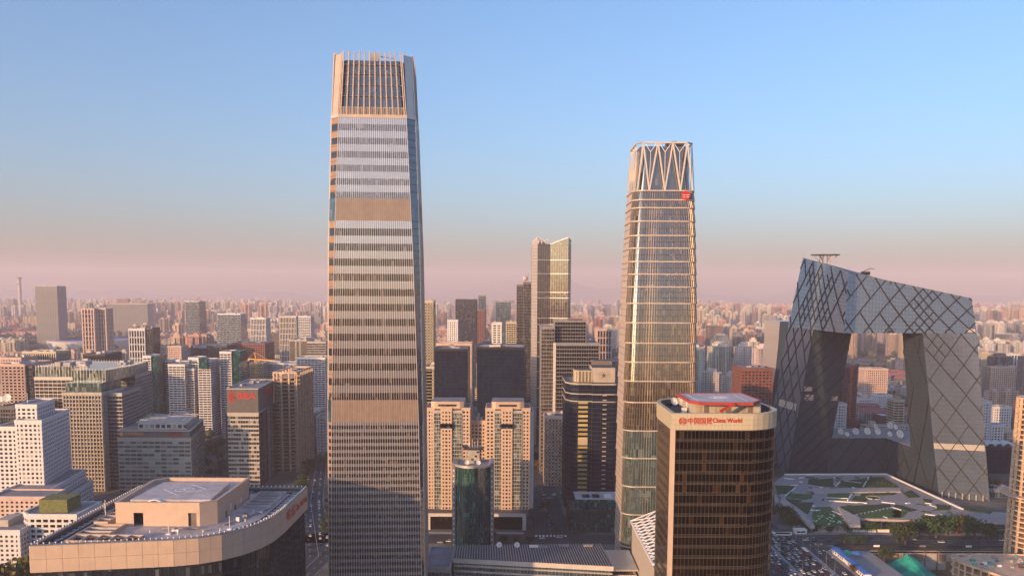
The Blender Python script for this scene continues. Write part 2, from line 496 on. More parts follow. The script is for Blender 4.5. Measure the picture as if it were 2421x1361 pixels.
# ------------------------------------------------------------------ the city beyond the towers
PAL = [('pale pink', (.62, .45, .39)), ('cream', (.62, .53, .42)), ('off-white', (.64, .60, .57)), ('tan', (.50, .38, .29)), ('salmon', (.58, .34, .27)), ('grey', (.34, .34, .36)), ('brick red', (.30, .12, .10)), ('brown', (.22, .17, .15)), ('blue-grey', (.16, .21, .28))]
WGT_RES = [9, 8, 10, 4, 5, 6, 1, 2, 2]
WGT_OFF = [1, 2, 2, 3, 1, 5, 2, 4, 7]
EXC = []      # footprints kept free (x0, x1, y0, y1)
SPEC = []
def pick(w): return rnd.choices(range(len(PAL)), w)[0]
def spec(kind, cx, cy, w, d, h, ci=None, a=None, roofred=False, rot=0.0):
    for e in EXC:
        if cx + w / 2 > e[0] and cx - w / 2 < e[1] and cy + d / 2 > e[2] and cy - d / 2 < e[3]: return
    if -.58 < cx / cy < -.40 and 1250 < cy < 2780:            # low quarter in front of the stadium
        h = min(h, 190 - 186 * cy / 2700 - 6)
        if h < 9: return
    if ci is None: ci = pick(WGT_OFF if kind == 'office block' else WGT_RES)
    if a is None: a = rnd.random() * .7 if kind != 'office block' else rnd.choice([.1, .3, .8, .9])
    t = rnd.uniform(.82, 1.1)
    c = tuple(x * t * rnd.uniform(.95, 1.05) for x in PAL[ci][1])
    SPEC.append(dict(kind=kind, cx=cx, cy=cy, w=w, d=d, h=h, ci=ci, c=(*c, a), red=roofred, seed=rnd.random()))
def emit(s, body, roof):
    """body: MB for walls and roof slab, roof: list that receives MBs of roof pieces"""
    r = random.Random(s['seed'])
    cx, cy, w, d, h, c = s['cx'], s['cy'], s['w'], s['d'], s['h'], s['c']
    x0, x1, y0, y1 = cx - w / 2, cx + w / 2, cy - d / 2, cy + d / 2
    body.c = c
    rc = (.30, .27, .27, 1) if r.random() < .7 else (.42, .36, .34, 1)
    if s['red']: rc = (.40, .12, .10, 1)
    def setc(m, cc): m.c = cc
    if s['kind'] == 'tower block':
        n = w * .18; e = d * .2
        poly = [(x0 + n, y0), (cx - n * .5, y0), (cx - n * .5, y0 + e * .6), (cx + n * .5, y0 + e * .6), (cx + n * .5, y0), (x1 - n, y0), (x1 - n, y0 + e), (x1, y0 + e), (x1, y1 - e), (x1 - n, y1 - e), (x1 - n, y1), (x0 + n, y1), (x0 + n, y1 - e), (x0, y1 - e), (x0, y0 + e), (x0 + n, y0 + e)]
        body.prism(poly, 0, h, 0, 0, top=False); body.c = rc; body.face([(p[0], p[1], h) for p in poly], 1)
        m = MB(); m.c = c; m.box(cx - w * .24, cx + w * .24, cy - d * .2, cy + d * .2, h, h + 5.5, 1, bottom=False)
        if r.random() < .6: m.box(cx - w * .13, cx + w * .13, cy - d * .12, cy + d * .12, h + 5.5, h + 9, 1, bottom=False)
        roof.append(m)
    elif s['kind'] == 'slab block':
        body.prism(rect(x0, x1, y0, y1), 0, h, 0, 0, top=False)
        if s['red']:
            body.c = rc
            body.face([(x0 - .6, y0 - .6, h), (x1 + .6, y0 - .6, h), (x1 - 2, cy, h + 3.6), (x0 + 2, cy, h + 3.6)], 1); body.face([(x1 + .6, y1 + .6, h), (x0 - .6, y1 + .6, h), (x0 + 2, cy, h + 3.6), (x1 - 2, cy, h + 3.6)], 1)
            body.face([(x0 - .6, y1 + .6, h), (x0 - .6, y0 - .6, h), (x0 + 2, cy, h + 3.6)], 1); body.face([(x1 + .6, y0 - .6, h), (x1 + .6, y1 + .6, h), (x1 - 2, cy, h + 3.6)], 1)
        else:
            body.c = rc; body.face([(x0, y0, h), (x1, y0, h), (x1, y1, h), (x0, y1, h)], 1)
            n = max(1, int(w / 22))
            for i in range(n):
                m = MB(); m.c = c; q = x0 + (i + .5) * w / n; m.box(q - 3, q + 3, cy - d * .1, cy + d * .42, h, h + 3.6, 1, bottom=False); roof.append(m)
        # projecting stair or balcony bays on the street side
        n = int(w / 14); body.c = (c[0] * .9, c[1] * .88, c[2] * .86, c[3])
        for i in range(n):
            q = x0 + (i + .5) * w / n; body.box(q - 2.2, q + 2.2, y0 - 1.6, y0, 0, h - .8, 0, 1, bottom=False)
    else:
        sb = r.random() < .4
        hh = h * (.8 if sb else 1)
        body.prism(rect(x0, x1, y0, y1), 0, hh, 0, 0, top=False); body.c = rc; body.face([(x0, y0, hh), (x1, y0, hh), (x1, y1, hh), (x0, y1, hh)], 1); body.c = c
        if sb: body.prism(rect(x0 + w * .18, x1 - w * .18, y0 + d * .15, y1 - d * .15), hh, h, 0, 1)
        m = MB(); m.c = (.34, .32, .32, 1); m.box(cx - w * .22, cx + w * .2, cy - d * .2, cy + d * .25, h, h + 4.5, 1, bottom=False); roof.append(m)
        m = MB(); m.c = (.45, .43, .42, 1)
        for i in range(4): q = x0 + w * (.2 + .18 * i); m.box(q - 1.2, q + 1.2, y0 + d * .12, y0 + d * .12 + 2.4, h if not sb else hh, (h if not sb else hh) + 2.2, 1, bottom=False)
        roof.append(m)
# ------------------------------------------------------------------ facade builder
def vis_edge(p, q, z=60):
    mx, my = (p[0] + q[0]) / 2, (p[1] + q[1]) / 2
    dx, dy = q[0] - p[0], q[1] - p[1]; L = math.hypot(dx, dy)
    if L < 1e-6: return False
    nx, ny = dy / L, -dx / L
    d = math.hypot(mx, my)
    return (nx * -mx + ny * -my) / d > -.22
def excl(poly, pad=14):
    EXC.append((min(p[0] for p in poly) - pad, max(p[0] for p in poly) + pad, min(p[1] for p in poly) - pad, max(p[1] for p in poly) + pad))
PANES = {}
def pane_mesh(w, h, mat):
    key = (round(w, 2), round(h, 2), mat)
    if key not in PANES:
        m = MB(); w, h = key[0], key[1]; m.box(-w / 2, w / 2, -.05, .05, -h / 2, h / 2); PANES[key] = m.mesh('window', [mat])
    return PANES[key]
def fac(t, poly, z0, z1, fh, bw, gl, wall, pier=None, sp=.38, sd=.3, pd=.25, pw=.5, each=0, pane='glass_pane', roof='roof_grey', top=1.8, rail=.0, join=False, bands=True, piers=True, parapet=True, core=True, phase=0.0):
    """glazed core with floor bands and piers standing proud of it; each = number of panes built one by one"""
    pier = pier or wall
    if core:
        c = MB(); c.prism(poly, z0, z1, 0, 1); c.build('glazing', [gl, roof], t)
    n = max(1, round((z1 - z0 - top) / fh)); fh = (z1 - z0 - top) / n
    out = offset_poly(poly, sd)
    inn = offset_poly(poly, -.02)
    if bands:
        jm = MB()
        for k in range(n + 1):
            b0 = max(z0, z0 + k * fh - sp * fh * .6); b1 = min(z1 - top * .3, z0 + k * fh + sp * fh * .4)
            if b1 - b0 < .05: continue
            m = jm if join else MB()
            m.ring(out, inn, b0, b1)
            if not join: m.build('floor_band', wall, t)
        if join: tag(jm.build('floor_bands', wall, t), kind='stuff')
    if parapet:
        m = MB(); m.ring(offset_poly(poly, sd + .12), offset_poly(poly, -.5), z1 - top, z1 + 1.0); m.build('parapet', wall, t)
    if piers or each:
        pm = MB(); cnt = 0
        for i in range(len(poly)):
            p, q = poly[i], poly[(i + 1) % len(poly)]
            if not vis_edge(p, q): continue
            dx, dy = q[0] - p[0], q[1] - p[1]; L = math.hypot(dx, dy); dx /= L; dy /= L; nx, ny = dy, -dx
            nb = max(1, round(L / bw)); w = L / nb
            if piers:
                for j in range(nb + 1):
                    s_ = min(max(j * w, pw / 2), L - pw / 2); cx, cy = p[0] + dx * s_, p[1] + dy * s_
                    a = pw / 2
                    P = [(cx - dx * a, cy - dy * a), (cx + dx * a, cy + dy * a), (cx + dx * a + nx * pd, cy + dy * a + ny * pd), (cx - dx * a + nx * pd, cy - dy * a + ny * pd)]
                    P = [P[3], P[2], P[1], P[0]]
                    pm.prism(P, z0, z1 - top * .5, 0)
            if each:
                ph = fh * (1 - sp) - .1; me = pane_mesh(w - pw, ph, pane)
                for k in range(n - 1, -1, -1):
                    for j in range(nb):
                        if cnt >= each: break
                        s_ = (j + .5) * w
                        o = link('window', me, t, (p[0] + dx * s_ + nx * .07 - WLOC(t)[0], p[1] + dy * s_ + ny * .07 - WLOC(t)[1], z0 + k * fh + sp * fh * .4 + ph / 2 + .05 - WLOC(t)[2]), (0, 0, math.atan2(dy, dx)))
                        cnt += 1
        if piers and pm.f: tag(pm.build('piers', pier, t), kind='stuff')
    excl(poly)
def roof_boxes(t, poly, z, n=5, mats=('metal_grey', 'roof_pale', 'concrete'), hmax=3.5, seed=1, name='roof_plant'):
    r = random.Random(seed)
    x0, x1, y0, y1 = min(p[0] for p in poly), max(p[0] for p in poly), min(p[1] for p in poly), max(p[1] for p in poly)
    for i in range(n):
        w, d = r.uniform(.08, .22) * (x1 - x0), r.uniform(.08, .22) * (y1 - y0)
        cx, cy = r.uniform(x0 + w, x1 - w), r.uniform(y0 + d, y1 - d); h = r.uniform(1.2, hmax)
        m = MB(); m.box(cx - w / 2, cx + w / 2, cy - d / 2, cy + d / 2, z, z + h, bottom=False); m.build(name, r.choice(mats), t)
def dish(label, c, r, az, el, cat='satellite dish', group='satellite dishes'):
    """parabolic dish on a post: bowl, feed arm, mount"""
    t = thing('satellite_dish', label, cat, c, az, group)
    m = MB(); n = 14
    rings = [[(r * k / 4 * math.cos(2 * math.pi * i / n), r * k / 4 * math.sin(2 * math.pi * i / n), .35 * r * (k / 4) ** 2) for i in range(n)] for k in range(5)]
    tip = Matrix.Rotation(math.pi / 2 - el, 4, 'X')
    off = Vector((0, 0, r * 1.05))
    T = lambda p: tuple(tip @ Vector(p) + off)
    for k in range(1, 5):
        for i in range(n):
            j = (i + 1) % n
            m.face([T(rings[k - 1][i]), T(rings[k - 1][j]), T(rings[k][j]), T(rings[k][i])]) if k > 1 else m.face([T((0, 0, 0)), T(rings[1][i]), T(rings[1][j])])
    o = m.build('bowl', 'dish_white', t, local=True); smooth(o, 60)
    m = MB()
    for i in range(3): m.bar(T(rings[4][i * 5 % n]), T((0, 0, .95 * r)), .06 * r)
    m.build('feed_arm', 'metal_grey', t, local=True)
    m = MB(); m.cyl(0, 0, .12 * r + .05, 0, r * 1.0, 8); m.box(-.3 * r, .3 * r, -.3 * r, .3 * r, 0, .12); m.build('mount', 'metal_grey', t, local=True)
    return t
def lerp_tab(tab, z):
    for (a, va), (b, vb) in zip(tab, tab[1:]):
        if z <= b: return va + (vb - va) * (z - a) / (b - a)
    return tab[-1][1]

# ------------------------------------------------------------------ the tallest tower: tapering, chamfered, finned
plain('spandrel_pale', (.50, .49, .50), .14, .7, var=.06, scale=.1)
plain('spandrel_shaded', (.30, .325, .38), .2, .5, var=.1, scale=.1)  # lower bands bluer and darker: shade on the tower's foot put into the colour
plain('louvre_brown', (.30, .20, .15), .5, .3, var=.12)
plain('fin_bronze', (.24, .195, .15), .4, .4, var=.05)
plain('fin_pale', (.60, .52, .47), .35, .45, var=.05)
t = thing('skyscraper', 'tallest tapering glass tower with pale vertical fins and an open crown', 'skyscraper', (-78.5, 498, 0), R(3.5))
HT = [(0, 27.4), (117, 26.5), (212, 25.2), (286, 23.0), (322, 21.2)]
CT = [(0, 1.5), (117, 2.2), (212, 3.6), (286, 4.6), (322, 5.2)]
def oct8(z, ins=0.0):
    h = lerp_tab(HT, z) - ins; c = lerp_tab(CT, z)
    return [(-h + c, -h, z), (h - c, -h, z), (h, -h + c, z), (h, h - c, z), (h - c, h, z), (-h + c, h, z), (-h, h - c, z), (-h, -h + c, z)]
def oloft(name, za, zb, mats, ins=0.0, cm=1):
    m = MB(); A, B = oct8(za, ins), oct8(zb, ins)
    for i in range(8):
        j = (i + 1) % 8; m.face([A[i], A[j], B[j], B[i]], (2 if i == 7 and len(mats) > 2 else cm) if i % 2 else 0)
    if ins < 0:                                  # proud bands get a top and a soffit
        C, D = oct8(za, 0), oct8(zb, 0)
        for i in range(8):
            j = (i + 1) % 8; m.face([B[i], B[j], D[j], D[i]]); m.face([C[i], C[j], A[j], A[i]])
    return m.build(name, mats, t, local=True)
def zones():
    z = 0.0; out = []
    for top, per, fr in ((118.0, 4.0, .55), (130.5, 0, 0), (230.0, 8.1, .48), (242.0, 0, 0), (286.0, 7.3, .48)):
        if per == 0: out.append(('l', z, top)); z = top; continue
        n = round((top - z) / per); p = (top - z) / n
        for i in range(n): out.append(('g', z, z + p * fr)); out.append(('s', z + p * fr, z + p)); z += p
    return out
for kd, a, b in zones():
    if kd == 'g': oloft('window_band', a, b, ['glass_a' if a > 225 else 'glass_a_dark', 'glass_blue', 'glass_a_dark'])
    elif kd == 's': oloft('spandrel_band', a, b, ['spandrel_pale' if a > 125 else 'spandrel_shaded', 'glass_blue', 'louvre_brown'], -.06)
    else: oloft('louvre_band', a, b, ['louvre_brown', 'glass_blue'], -.15)
LV = [0, 60, 117, 165, 212, 250, 286]
def face_pt(e, s, z, out=.0):
    P = oct8(z); a, b = Vector(P[e]), Vector(P[(e + 1) % 8]); n = Vector(((b - a).y, -(b - a).x, 0)).normalized()
    return a.lerp(b, s) + n * out
for e in (0, 2, 6):
    for i in range(37):
        m = MB(); s_ = i / 36
        for za, zb in zip(LV, LV[1:]):
            pa, pb = face_pt(e, s_, za, .25), face_pt(e, s_, zb, .25); a, b = Vector(oct8(za)[e]), Vector(oct8(za)[(e + 1) % 8]); m.bar(pa, pb, .19, .35, n=Vector(((b - a).y, -(b - a).x, 0)).normalized())
        m.build('fin', 'fin_pale', t, local=True)
for za, zb in ((118, 130.5), (230, 242)):      # louvre blades between the fins
    m = MB()
    for e in (0, 2, 6):
        for i in range(73):
            if i % 2: m.bar(face_pt(e, i / 72, za, .2), face_pt(e, i / 72, zb, .2), .22, .5, n=(face_pt(e, .5, za, 1) - face_pt(e, .5, za)))
    tag(m.build('louvre_blades', 'copper_fin', t, local=True), kind='stuff')
for i in range(8):                              # corner trims
    m = MB()
    L2 = LV + [300, 321]
    for za, zb in zip(L2, L2[1:]): m.bar(Vector(oct8(za)[i]), Vector(oct8(zb)[i]), .4, .4)
    m.build('corner_trim', 'fin_pale', t, local=True)
for i in (1, 7):                                # floor rails across the chamfers
    m = MB(); z = 3.0
    while z < 288: m.bar(face_pt(i, 0, z, .08), face_pt(i, 1, z, .08), .18, .2); z += 4.05
    tag(m.build('chamfer_rails', 'metal_dark', t, local=True), kind='stuff')
# crown
oloft('crown_glass', 286, 317, ['glass_a', 'fin_pale'], 2.2, cm=0)
m = MB(); m.face(oct8(312, 2.3)); m.build('crown_roof', 'roof_dark', t, local=True)
oloft('crown_sill', 285.6, 287.4, ['copper_fin', 'fin_pale'], -.4)
for e in (0, 2, 6):
    for i in range(12):
        m = MB(); s_ = (i + .3) / 11.6
        pa, pb = face_pt(e, s_, 287, -.6), face_pt(e, s_, 321 + .6 * (i % 2), -.3); nn = face_pt(e, .5, 290, 1) - face_pt(e, .5, 290)
        m.bar(pa, pb, .62, 1.8, n=nn); m.build('crown_fin', 'copper_fin', t, local=True)
    m = MB()
    for i in range(46): m.bar(face_pt(e, i / 45, 287, -.1), face_pt(e, i / 45, 291.5, -.1), .3, .5, n=nn)
    tag(m.build('crown_low_fins', 'copper_fin', t, local=True), kind='stuff')
for z in (291.5, 297.5, 303.5, 309.5, 314.5):
    m = MB(); A = [(p[0], p[1]) for p in oct8(z, 1.5)]; B = [(p[0], p[1]) for p in oct8(z, 2.3)]; m.ring(A, B, z, z + .32); m.build('crown_rail', 'copper_fin', t, local=True)
for i in (1, 3, 5, 7):
    m = MB(); A, B = oct8(287, -.05), oct8(320, -.05); j = (i + 1) % 8
    a0, a1, b0, b1 = Vector(A[i]), Vector(A[j]), Vector(B[i]), Vector(B[j])
    nn = Vector(((a1 - a0).y, -(a1 - a0).x, 0)).normalized() * .4
    lo, hi = (0.0, .6) if i == 1 else (0.0, 1.0)
    q = [a0.lerp(a1, .12), a0.lerp(a1, .88), b0.lerp(b1, .94), b0.lerp(b1, .2)]
    m.face(q); m.face([p - nn for p in reversed(q)]); m.loft([p - nn for p in q], q)
    m.build('crown_panel', 'copper_fin' if i == 7 else 'metal_pale', t, local=True)
m = MB(); m.box(-3, 2, -6, -2, 312, 321.5); m.box(-3.2, 2.2, -6.2, -1.8, 321.5, 324.5); m.build('cleaning_crane', 'metal_grey', t, local=True)
m = MB(); m.bar((2, -4, 323.4), (11, -4, 322.6), .7); m.bar((11, -4, 321.2), (11, -4, 324.5), .5); m.build('crane_jib', 'metal_grey', t, local=True)
EXC.append((-120, -40, 460, 545))

# ------------------------------------------------------------------ the rounded tower with ledges and a zigzag crown
t = thing('skyscraper', 'rounded glass tower with ringed ledges and zigzag crown', 'skyscraper', (100.6, 589.5, 0))
glass('glass_green_low', (.04, .085, .09), (.16, .24, .23), (3.0, 4.1), .8, .06, .1, 1.0, .012, ior=2.0)
HB = [(0, 24.4), (86, 24.4), (135, 24.1), (190, 23.2), (230, 21.7), (258, 20.3), (292, 18.8)]
def rsq(z, d=0.0, r=7.5, ns=6):
    h = lerp_tab(HB, z) + d; r = r + d; o = []
    for cx, cy, a in ((-h + r, -h + r, 180), (h - r, -h + r, 270), (h - r, h - r, 0), (-h + r, h - r, 90)): o += arc(cx, cy, r, a, a + 90, ns)
    return [(p[0], p[1], z) for p in o]          # starts at the front-left corner, counter-clockwise
NS = 7
LEDGE = [PY(1560, y, 565).z for y in (1293, 1216, 1150, 1083, 1018, 951, 901, 856, 811, 763, 717, 678, 648, 618, 586, 556, 522, 490, 471, 449)]
zs = [0.0] + LEDGE
for za, zb in zip(zs, zs[1:]):
    A, B = rsq(za, .5), rsq(zb, -.1)
    m = MB()
    for i in range(28):
        j = (i + 1) % 28
        m.face([A[i], A[j], B[j], B[i]], 1 if i in (27, 13) else 0)
    m.build('wall_tier', ['glass_gold' if za > 95 else 'glass_green_low', 'panel_tan'], t, local=True)
    m = MB(); o2 = [(p[0], p[1]) for p in rsq(zb, .75)]; i2 = [(p[0], p[1]) for p in rsq(zb, -.3)]
    m.ring(o2, i2, zb - .4, zb + .4); m.build('ledge', 'panel_tan', t, local=True)
def ring_pt(z, s, d=.0):
    """s: 0..1 along the front, from the front-left corner arc to the front-right one"""
    P = [Vector(p) for p in rsq(z, d)][0:14]; L = [0]
    for a, b in zip(P, P[1:]): L.append(L[-1] + (b - a).length)
    q = s * L[-1]
    for i in range(13):
        if q <= L[i + 1] + 1e-9: return P[i].lerp(P[i + 1], (q - L[i]) / (L[i + 1] - L[i]))
    return P[-1]
for i in range(34):
    m = MB(); s_ = (i + .5) / 34
    for za, zb in zip(zs, zs[1:]):
        pa, pb = ring_pt(za, s_, .62), ring_pt(zb, s_, .02); n0 = ring_pt(za, s_, 1.6) - ring_pt(za, s_, .6); n0.z = 0
        m.bar(pa, pb, .16, .4, n=n0)
    m.build('fin', 'fin_bronze', t, local=True)
m = MB()
for za, zb in zip(zs, zs[1:]):                   # floor lines between the ledges
    n = max(1, round((zb - za) / 4.2))
    for k in range(1, n):
        z = za + (zb - za) * k / n; d = .55 - .6 * k / n
        m.ring([(p[0], p[1]) for p in rsq(z, d + .12)], [(p[0], p[1]) for p in rsq(z, d - .1)], z - .14, z + .14)
tag(m.build('floor_lines', 'mullion_dark', t, local=True), kind='stuff')
# crown
ZC, ZT = 258.6, 290.0
m = MB(); A, B = rsq(ZC, -2.5), rsq(ZT - 2, -3.0); m.loft(A, B); m.build('crown_glass', 'glass_gold', t, local=True)
m = MB(); m.face(rsq(ZC, -.3)); m.build('crown_floor', 'roof_grey', t, local=True)
m = MB(); m.face(rsq(ZT - 3, -3.0)); m.build('crown_roof', 'roof_dark', t, local=True)
plain('crown_beam', (.56, .51, .46), .45, .25, var=.05)
def side(k, s, z, d=0.0):                        # s in -1..1 on side k
    h = lerp_tab(HB, z) + d; p = Vector((s * h, -h, z)); return Matrix.Rotation(k * math.pi / 2, 4, 'Z') @ p
for k_ in range(4):
    tops = [-.80, -.27, .27, .80]; bots = [-.92, -.52, 0.0, .52, .92]
    for i, s_ in enumerate(tops):
        for b in (bots[i], bots[i + 1]):
            m = MB(); m.bar(side(k_, b, ZC, -.5), side(k_, s_, ZT, -.6), 1.0 if k_ == 0 else .6, .9 if k_ == 0 else .5, n=side(k_, 0, 0, 1) - side(k_, 0, 0)); m.build('zigzag_beam', 'crown_beam', t, local=True)
    for i in range(3):
        a = (tops[i] + tops[i + 1]) / 2; m = MB(); nn = side(k_, 0, 0, 1) - side(k_, 0, 0)
        m.bar(side(k_, a, ZT - 6, -1.2), side(k_, tops[i] + .06, ZT - .5, -.9), .35, .35, n=nn); m.bar(side(k_, a, ZT - 6, -1.2), side(k_, tops[i + 1] - .06, ZT - .5, -.9), .35, .35, n=nn); m.bar(side(k_, a, ZT - 6, -1.2), side(k_, a, ZC, -1.2), .3, .3, n=nn)
        m.build('slim_strut', 'metal_white', t, local=True)
    m = MB(); m.bar(side(k_, -.80, ZT, -.6), side(k_, .80, ZT, -.6), 1.3, 1.0); m.build('crown_beam', 'crown_beam', t, local=True)
    m = MB(); m.bar(side(k_, .80, ZT, -.6), side(k_ + 1, -.80, ZT, -.6), 1.0, .8); m.build('corner_beam', 'metal_grey', t, local=True)
m = MB(); m.box(2, 14, -12, -6, ZT - 3, ZT + 1.2); m.box(6, 9, -11, -7, ZT + 1.2, ZT + 2.2); m.build('roof_gear', 'metal_dark', t, local=True)
def emblem(t, c, r, mat, local=True, ringonly=False, depth=.5):
    """round logo: ring, cross bar and two small squares above and below"""
    m = MB(); n = 28
    o_ = [(c[0] + r * math.cos(2 * math.pi * i / n), c[2] + r * math.sin(2 * math.pi * i / n)) for i in range(n)]; i_ = [(c[0] + r * .84 * math.cos(2 * math.pi * i / n), c[2] + r * .84 * math.sin(2 * math.pi * i / n)) for i in range(n)]
    y0, y1 = c[1] - depth, c[1]
    for a in range(n):
        b = (a + 1) % n
        m.face([(i_[a][0], y0, i_[a][1]), (i_[b][0], y0, i_[b][1]), (o_[b][0], y0, o_[b][1]), (o_[a][0], y0, o_[a][1])]); m.face([(o_[a][0], y0, o_[a][1]), (o_[b][0], y0, o_[b][1]), (o_[b][0], y1, o_[b][1]), (o_[a][0], y1, o_[a][1])])
    def b(x0, x1, z0, z1): m.box(c[0] + x0 * r, c[0] + x1 * r, y0, y1, c[2] + z0 * r, c[2] + z1 * r)
    for s_ in (1, -1):
        for q in ((-.62, -.12), (.12, .62)):
            x0, x1 = q; za, zb = (.18, .58) if s_ > 0 else (-.58, -.18)
            b(x0, x1, za, za + .1); b(x0, x1, zb - .1, zb); b(x0, x0 + .1, za, zb); b(x1 - .1, x1, za, zb)
        b(-.8, .8, s_ * .12 - .05, s_ * .12 + .05)
    return m.build('emblem', mat, t, local=local)
m = MB(); n = 24; c = (13.6, -25.6, 255.4); r = 2.9
m.face([(c[0] + r * math.cos(2 * math.pi * i / n), -22.3, c[2] + r * math.sin(2 * math.pi * i / n)) for i in range(n)]); m.loft([(c[0] + r * math.cos(2 * math.pi * i / n), -20.9, c[2] + r * math.sin(2 * math.pi * i / n)) for i in range(n)], [(c[0] + r * math.cos(2 * math.pi * i / n), -22.3, c[2] + r * math.sin(2 * math.pi * i / n)) for i in range(n)])
m.build('emblem_disc', 'sign_red', t, local=True)
m = MB()
for a, b, c_, d in ((-2.2, -.3, .2, .5), (.3, 2.2, .2, .5), (-2.0, -.4, -1.2, -.9), (.4, 2.0, -1.2, -.9)): m.box(13.6 + a, 13.6 + b, -22.45, -22.32, 255.2 + c_, 255.2 + d)
tag(m.build('emblem_mark', 'white_paint', t, local=True), kind='stuff')
EXC.append((60, 140, 550, 630))
# ------------------------------------------------------------------ bronze-glass office tower with a cream top band
t = thing('office_tower', 'bronze glass office tower with cream top band and red rooftop helipad', 'office tower', (76, 320, 0))
base = [(57.0, 297.0)] + arc(82, 312.5, 15.5, -90, 0, 10) + [(97.5, 320)] + arc(83.5, 329, 13.5, 10, 90, 6) + arc(71, 329, 13.5, 90, 172, 6) + [(57.0, 325)]
ZR = 148.0; ZG = 142.4
core = MB(); core.prism(base, 0, ZG, 0, 1); core.build('glazing', ['glass_bronze', 'roof_dark'], t)
def walk(poly, step, i0=0, i1=None):
    """points at equal steps along the outline with outward normals"""
    P = [Vector((p[0], p[1])) for p in poly] + [Vector(poly[0])]
    out = []
    L = sum((b - a).length for a, b in zip(P, P[1:])); n = round(L / step); st = L / n; acc = 0; tgt = 0
    for a, b in zip(P, P[1:]):
        d = (b - a).length
        if d < 1e-6: continue
        while tgt <= acc + d - 1e-6:
            q = a.lerp(b, (tgt - acc) / d); u = (b - a) / d; out.append((q, u, Vector((u.y, -u.x)))); tgt += st
        acc += d
    return out, st
def cam_sees(q, n): return n.dot(-q) / q.length > -.15
# floors: tall pane, then a close pair of rails over the slab edge
FH = 3.86; nf = int(ZG / FH)
W_, ST = walk(base, 1.36)
pm = pane_mesh(ST - .1, FH - 1.05, 'glass_bronze_pane'); cnt = 0
sm = MB()
for k in range(nf):
    zt = ZG - .5 - k * FH
    for q, u, n in W_:
        mid = q + u * (ST / 2)
        if not cam_sees(mid, n) or zt < 60: continue
        if cnt < 300 and n.y < -.3:
            link('window', pm, t, (mid.x + n.x * .06 - 76, mid.y + n.y * .06 - 320, zt - (FH - 1.05) / 2), (0, 0, math.atan2(u.y, u.x))); cnt += 1
for k in range(nf + 1):
    zt = ZG - .3 - k * FH
    if zt < 20: break
    m = MB()
    for dz in (0, -FH + .95, -FH + .45):
        m.ring(offset_poly(base, .13), offset_poly(base, -.02), zt + dz - .06, zt + dz + .06)
    m.build('floor_rails', 'bronze_line', t)
m = MB(); cnt = 0
for q, u, n in W_:
    if not cam_sees(q, n): continue
    mm = MB(); mm.bar((q.x + n.x * .1, q.y + n.y * .1, 20), (q.x + n.x * .1, q.y + n.y * .1, ZG), .08, .05, n=(n.x, n.y, 0)); mm.build('mullion', 'bronze_line', t)
m = MB(); m.box(56.4, 58.0, 296.4, 298.0, 0, ZG + .4); m.build('corner_pilaster', 'granite_pink', t)
# top band of cream tiles, three rows
m = MB(); m.ring(offset_poly(base, .35), offset_poly(base, -.6), ZG, ZR - .05); m.build('band_backing', 'brown_stone', t)
W2, S2 = walk(offset_poly(base, .36), 1.38)
TM = {}
for q, u, n in W2:
    mid = q + u * (S2 / 2)
    if not cam_sees(mid, n): continue
    for r_ in range(3):
        hh = (ZR - ZG) / 3
        if 0 not in TM:
            b = MB(); b.box(-S2 / 2 + .035, S2 / 2 - .035, -.06, .06, -hh / 2 + .035, hh / 2 - .035); TM[0] = b.mesh('tile', ['cream_tile'])
        link('tile', TM[0], t, (mid.x + n.x * .03 - 76, mid.y + n.y * .03 - 320, ZG + hh * (r_ + .5)), (0, 0, math.atan2(u.y, u.x)))
m = MB(); m.ring(offset_poly(base, .5), offset_poly(base, -.9), ZR, ZR + .35); m.build('coping', 'cream_tile', t)
m = MB(); m.face([(p[0], p[1], ZR - 2.2) for p in offset_poly(base, -.5)]); m.build('roof_deck', 'roof_dark', t)
m = MB(); m.ring(offset_poly(base, -2.2), offset_poly(base, -2.45), ZR - 2.2, ZR - 1.4); m.ring(offset_poly(base, -3.4), offset_poly(base, -3.65), ZR - 2.2, ZR - 1.6); m.build('cleaning_track', 'metal_dark', t)
ZD = ZR - 2.2
# penthouse under the helipad
m = MB(); m.box(67, 92, 310, 330, ZD, ZR + 2.0); m.build('penthouse', 'beige_stone', t)
for i in range(9):
    x = 68.2 + i * 2.7; m = MB(); m.box(x, x + 1.9, 309.8, 310.0, ZD + .4, ZR + 1.4); m.build('louvre_panel', ('copper_fin', 'brown_stone', 'beige_stone')[i % 3], t)
# helipad: pale deck with a red rim
def PP(x, y, z): p = PZ(x, y, z); return (p.x, p.y)
ZH = 151.3
hp = [PP(1632, 947, ZH), PP(1655, 951, ZH), PP(1780, 952, ZH), PP(1797, 946, ZH), PP(1752, 929, ZH), PP(1600, 930, ZH)]
m = MB(); m.prism(hp, ZH - .5, ZH, 0); hd = m.build('helipad', 'roof_pale', t)
for a, b in zip(hp, hp[1:] + hp[:1]):
    m = MB(); m.bar((a[0], a[1], ZH - .35), (b[0], b[1], ZH - .35), .5, 1.1, n=(0, 0, 1)); m.build('rim', 'red_paint', hd)
for x0, y0, x1, y1 in ((1623, 932, 1650, 946), (1733, 932, 1767, 948)):
    a, b = PP(x0, y0, ZH), PP(x1, y1, ZH); m = MB(); m.bar((a[0], a[1], ZH + .03), (b[0], b[1], ZH + .03), .3, .04, n=(0, 0, 1)); m.build('painted_line', 'white_paint', hd)
cx, cy = PP(1698, 939, ZH)
m = MB(); A = arc(cx, cy, 3.6, 0, 360, 28)[:-1]; B = arc(cx, cy, 3.2, 0, 360, 28)[:-1]; m.ring(A, B, ZH, ZH + .03)
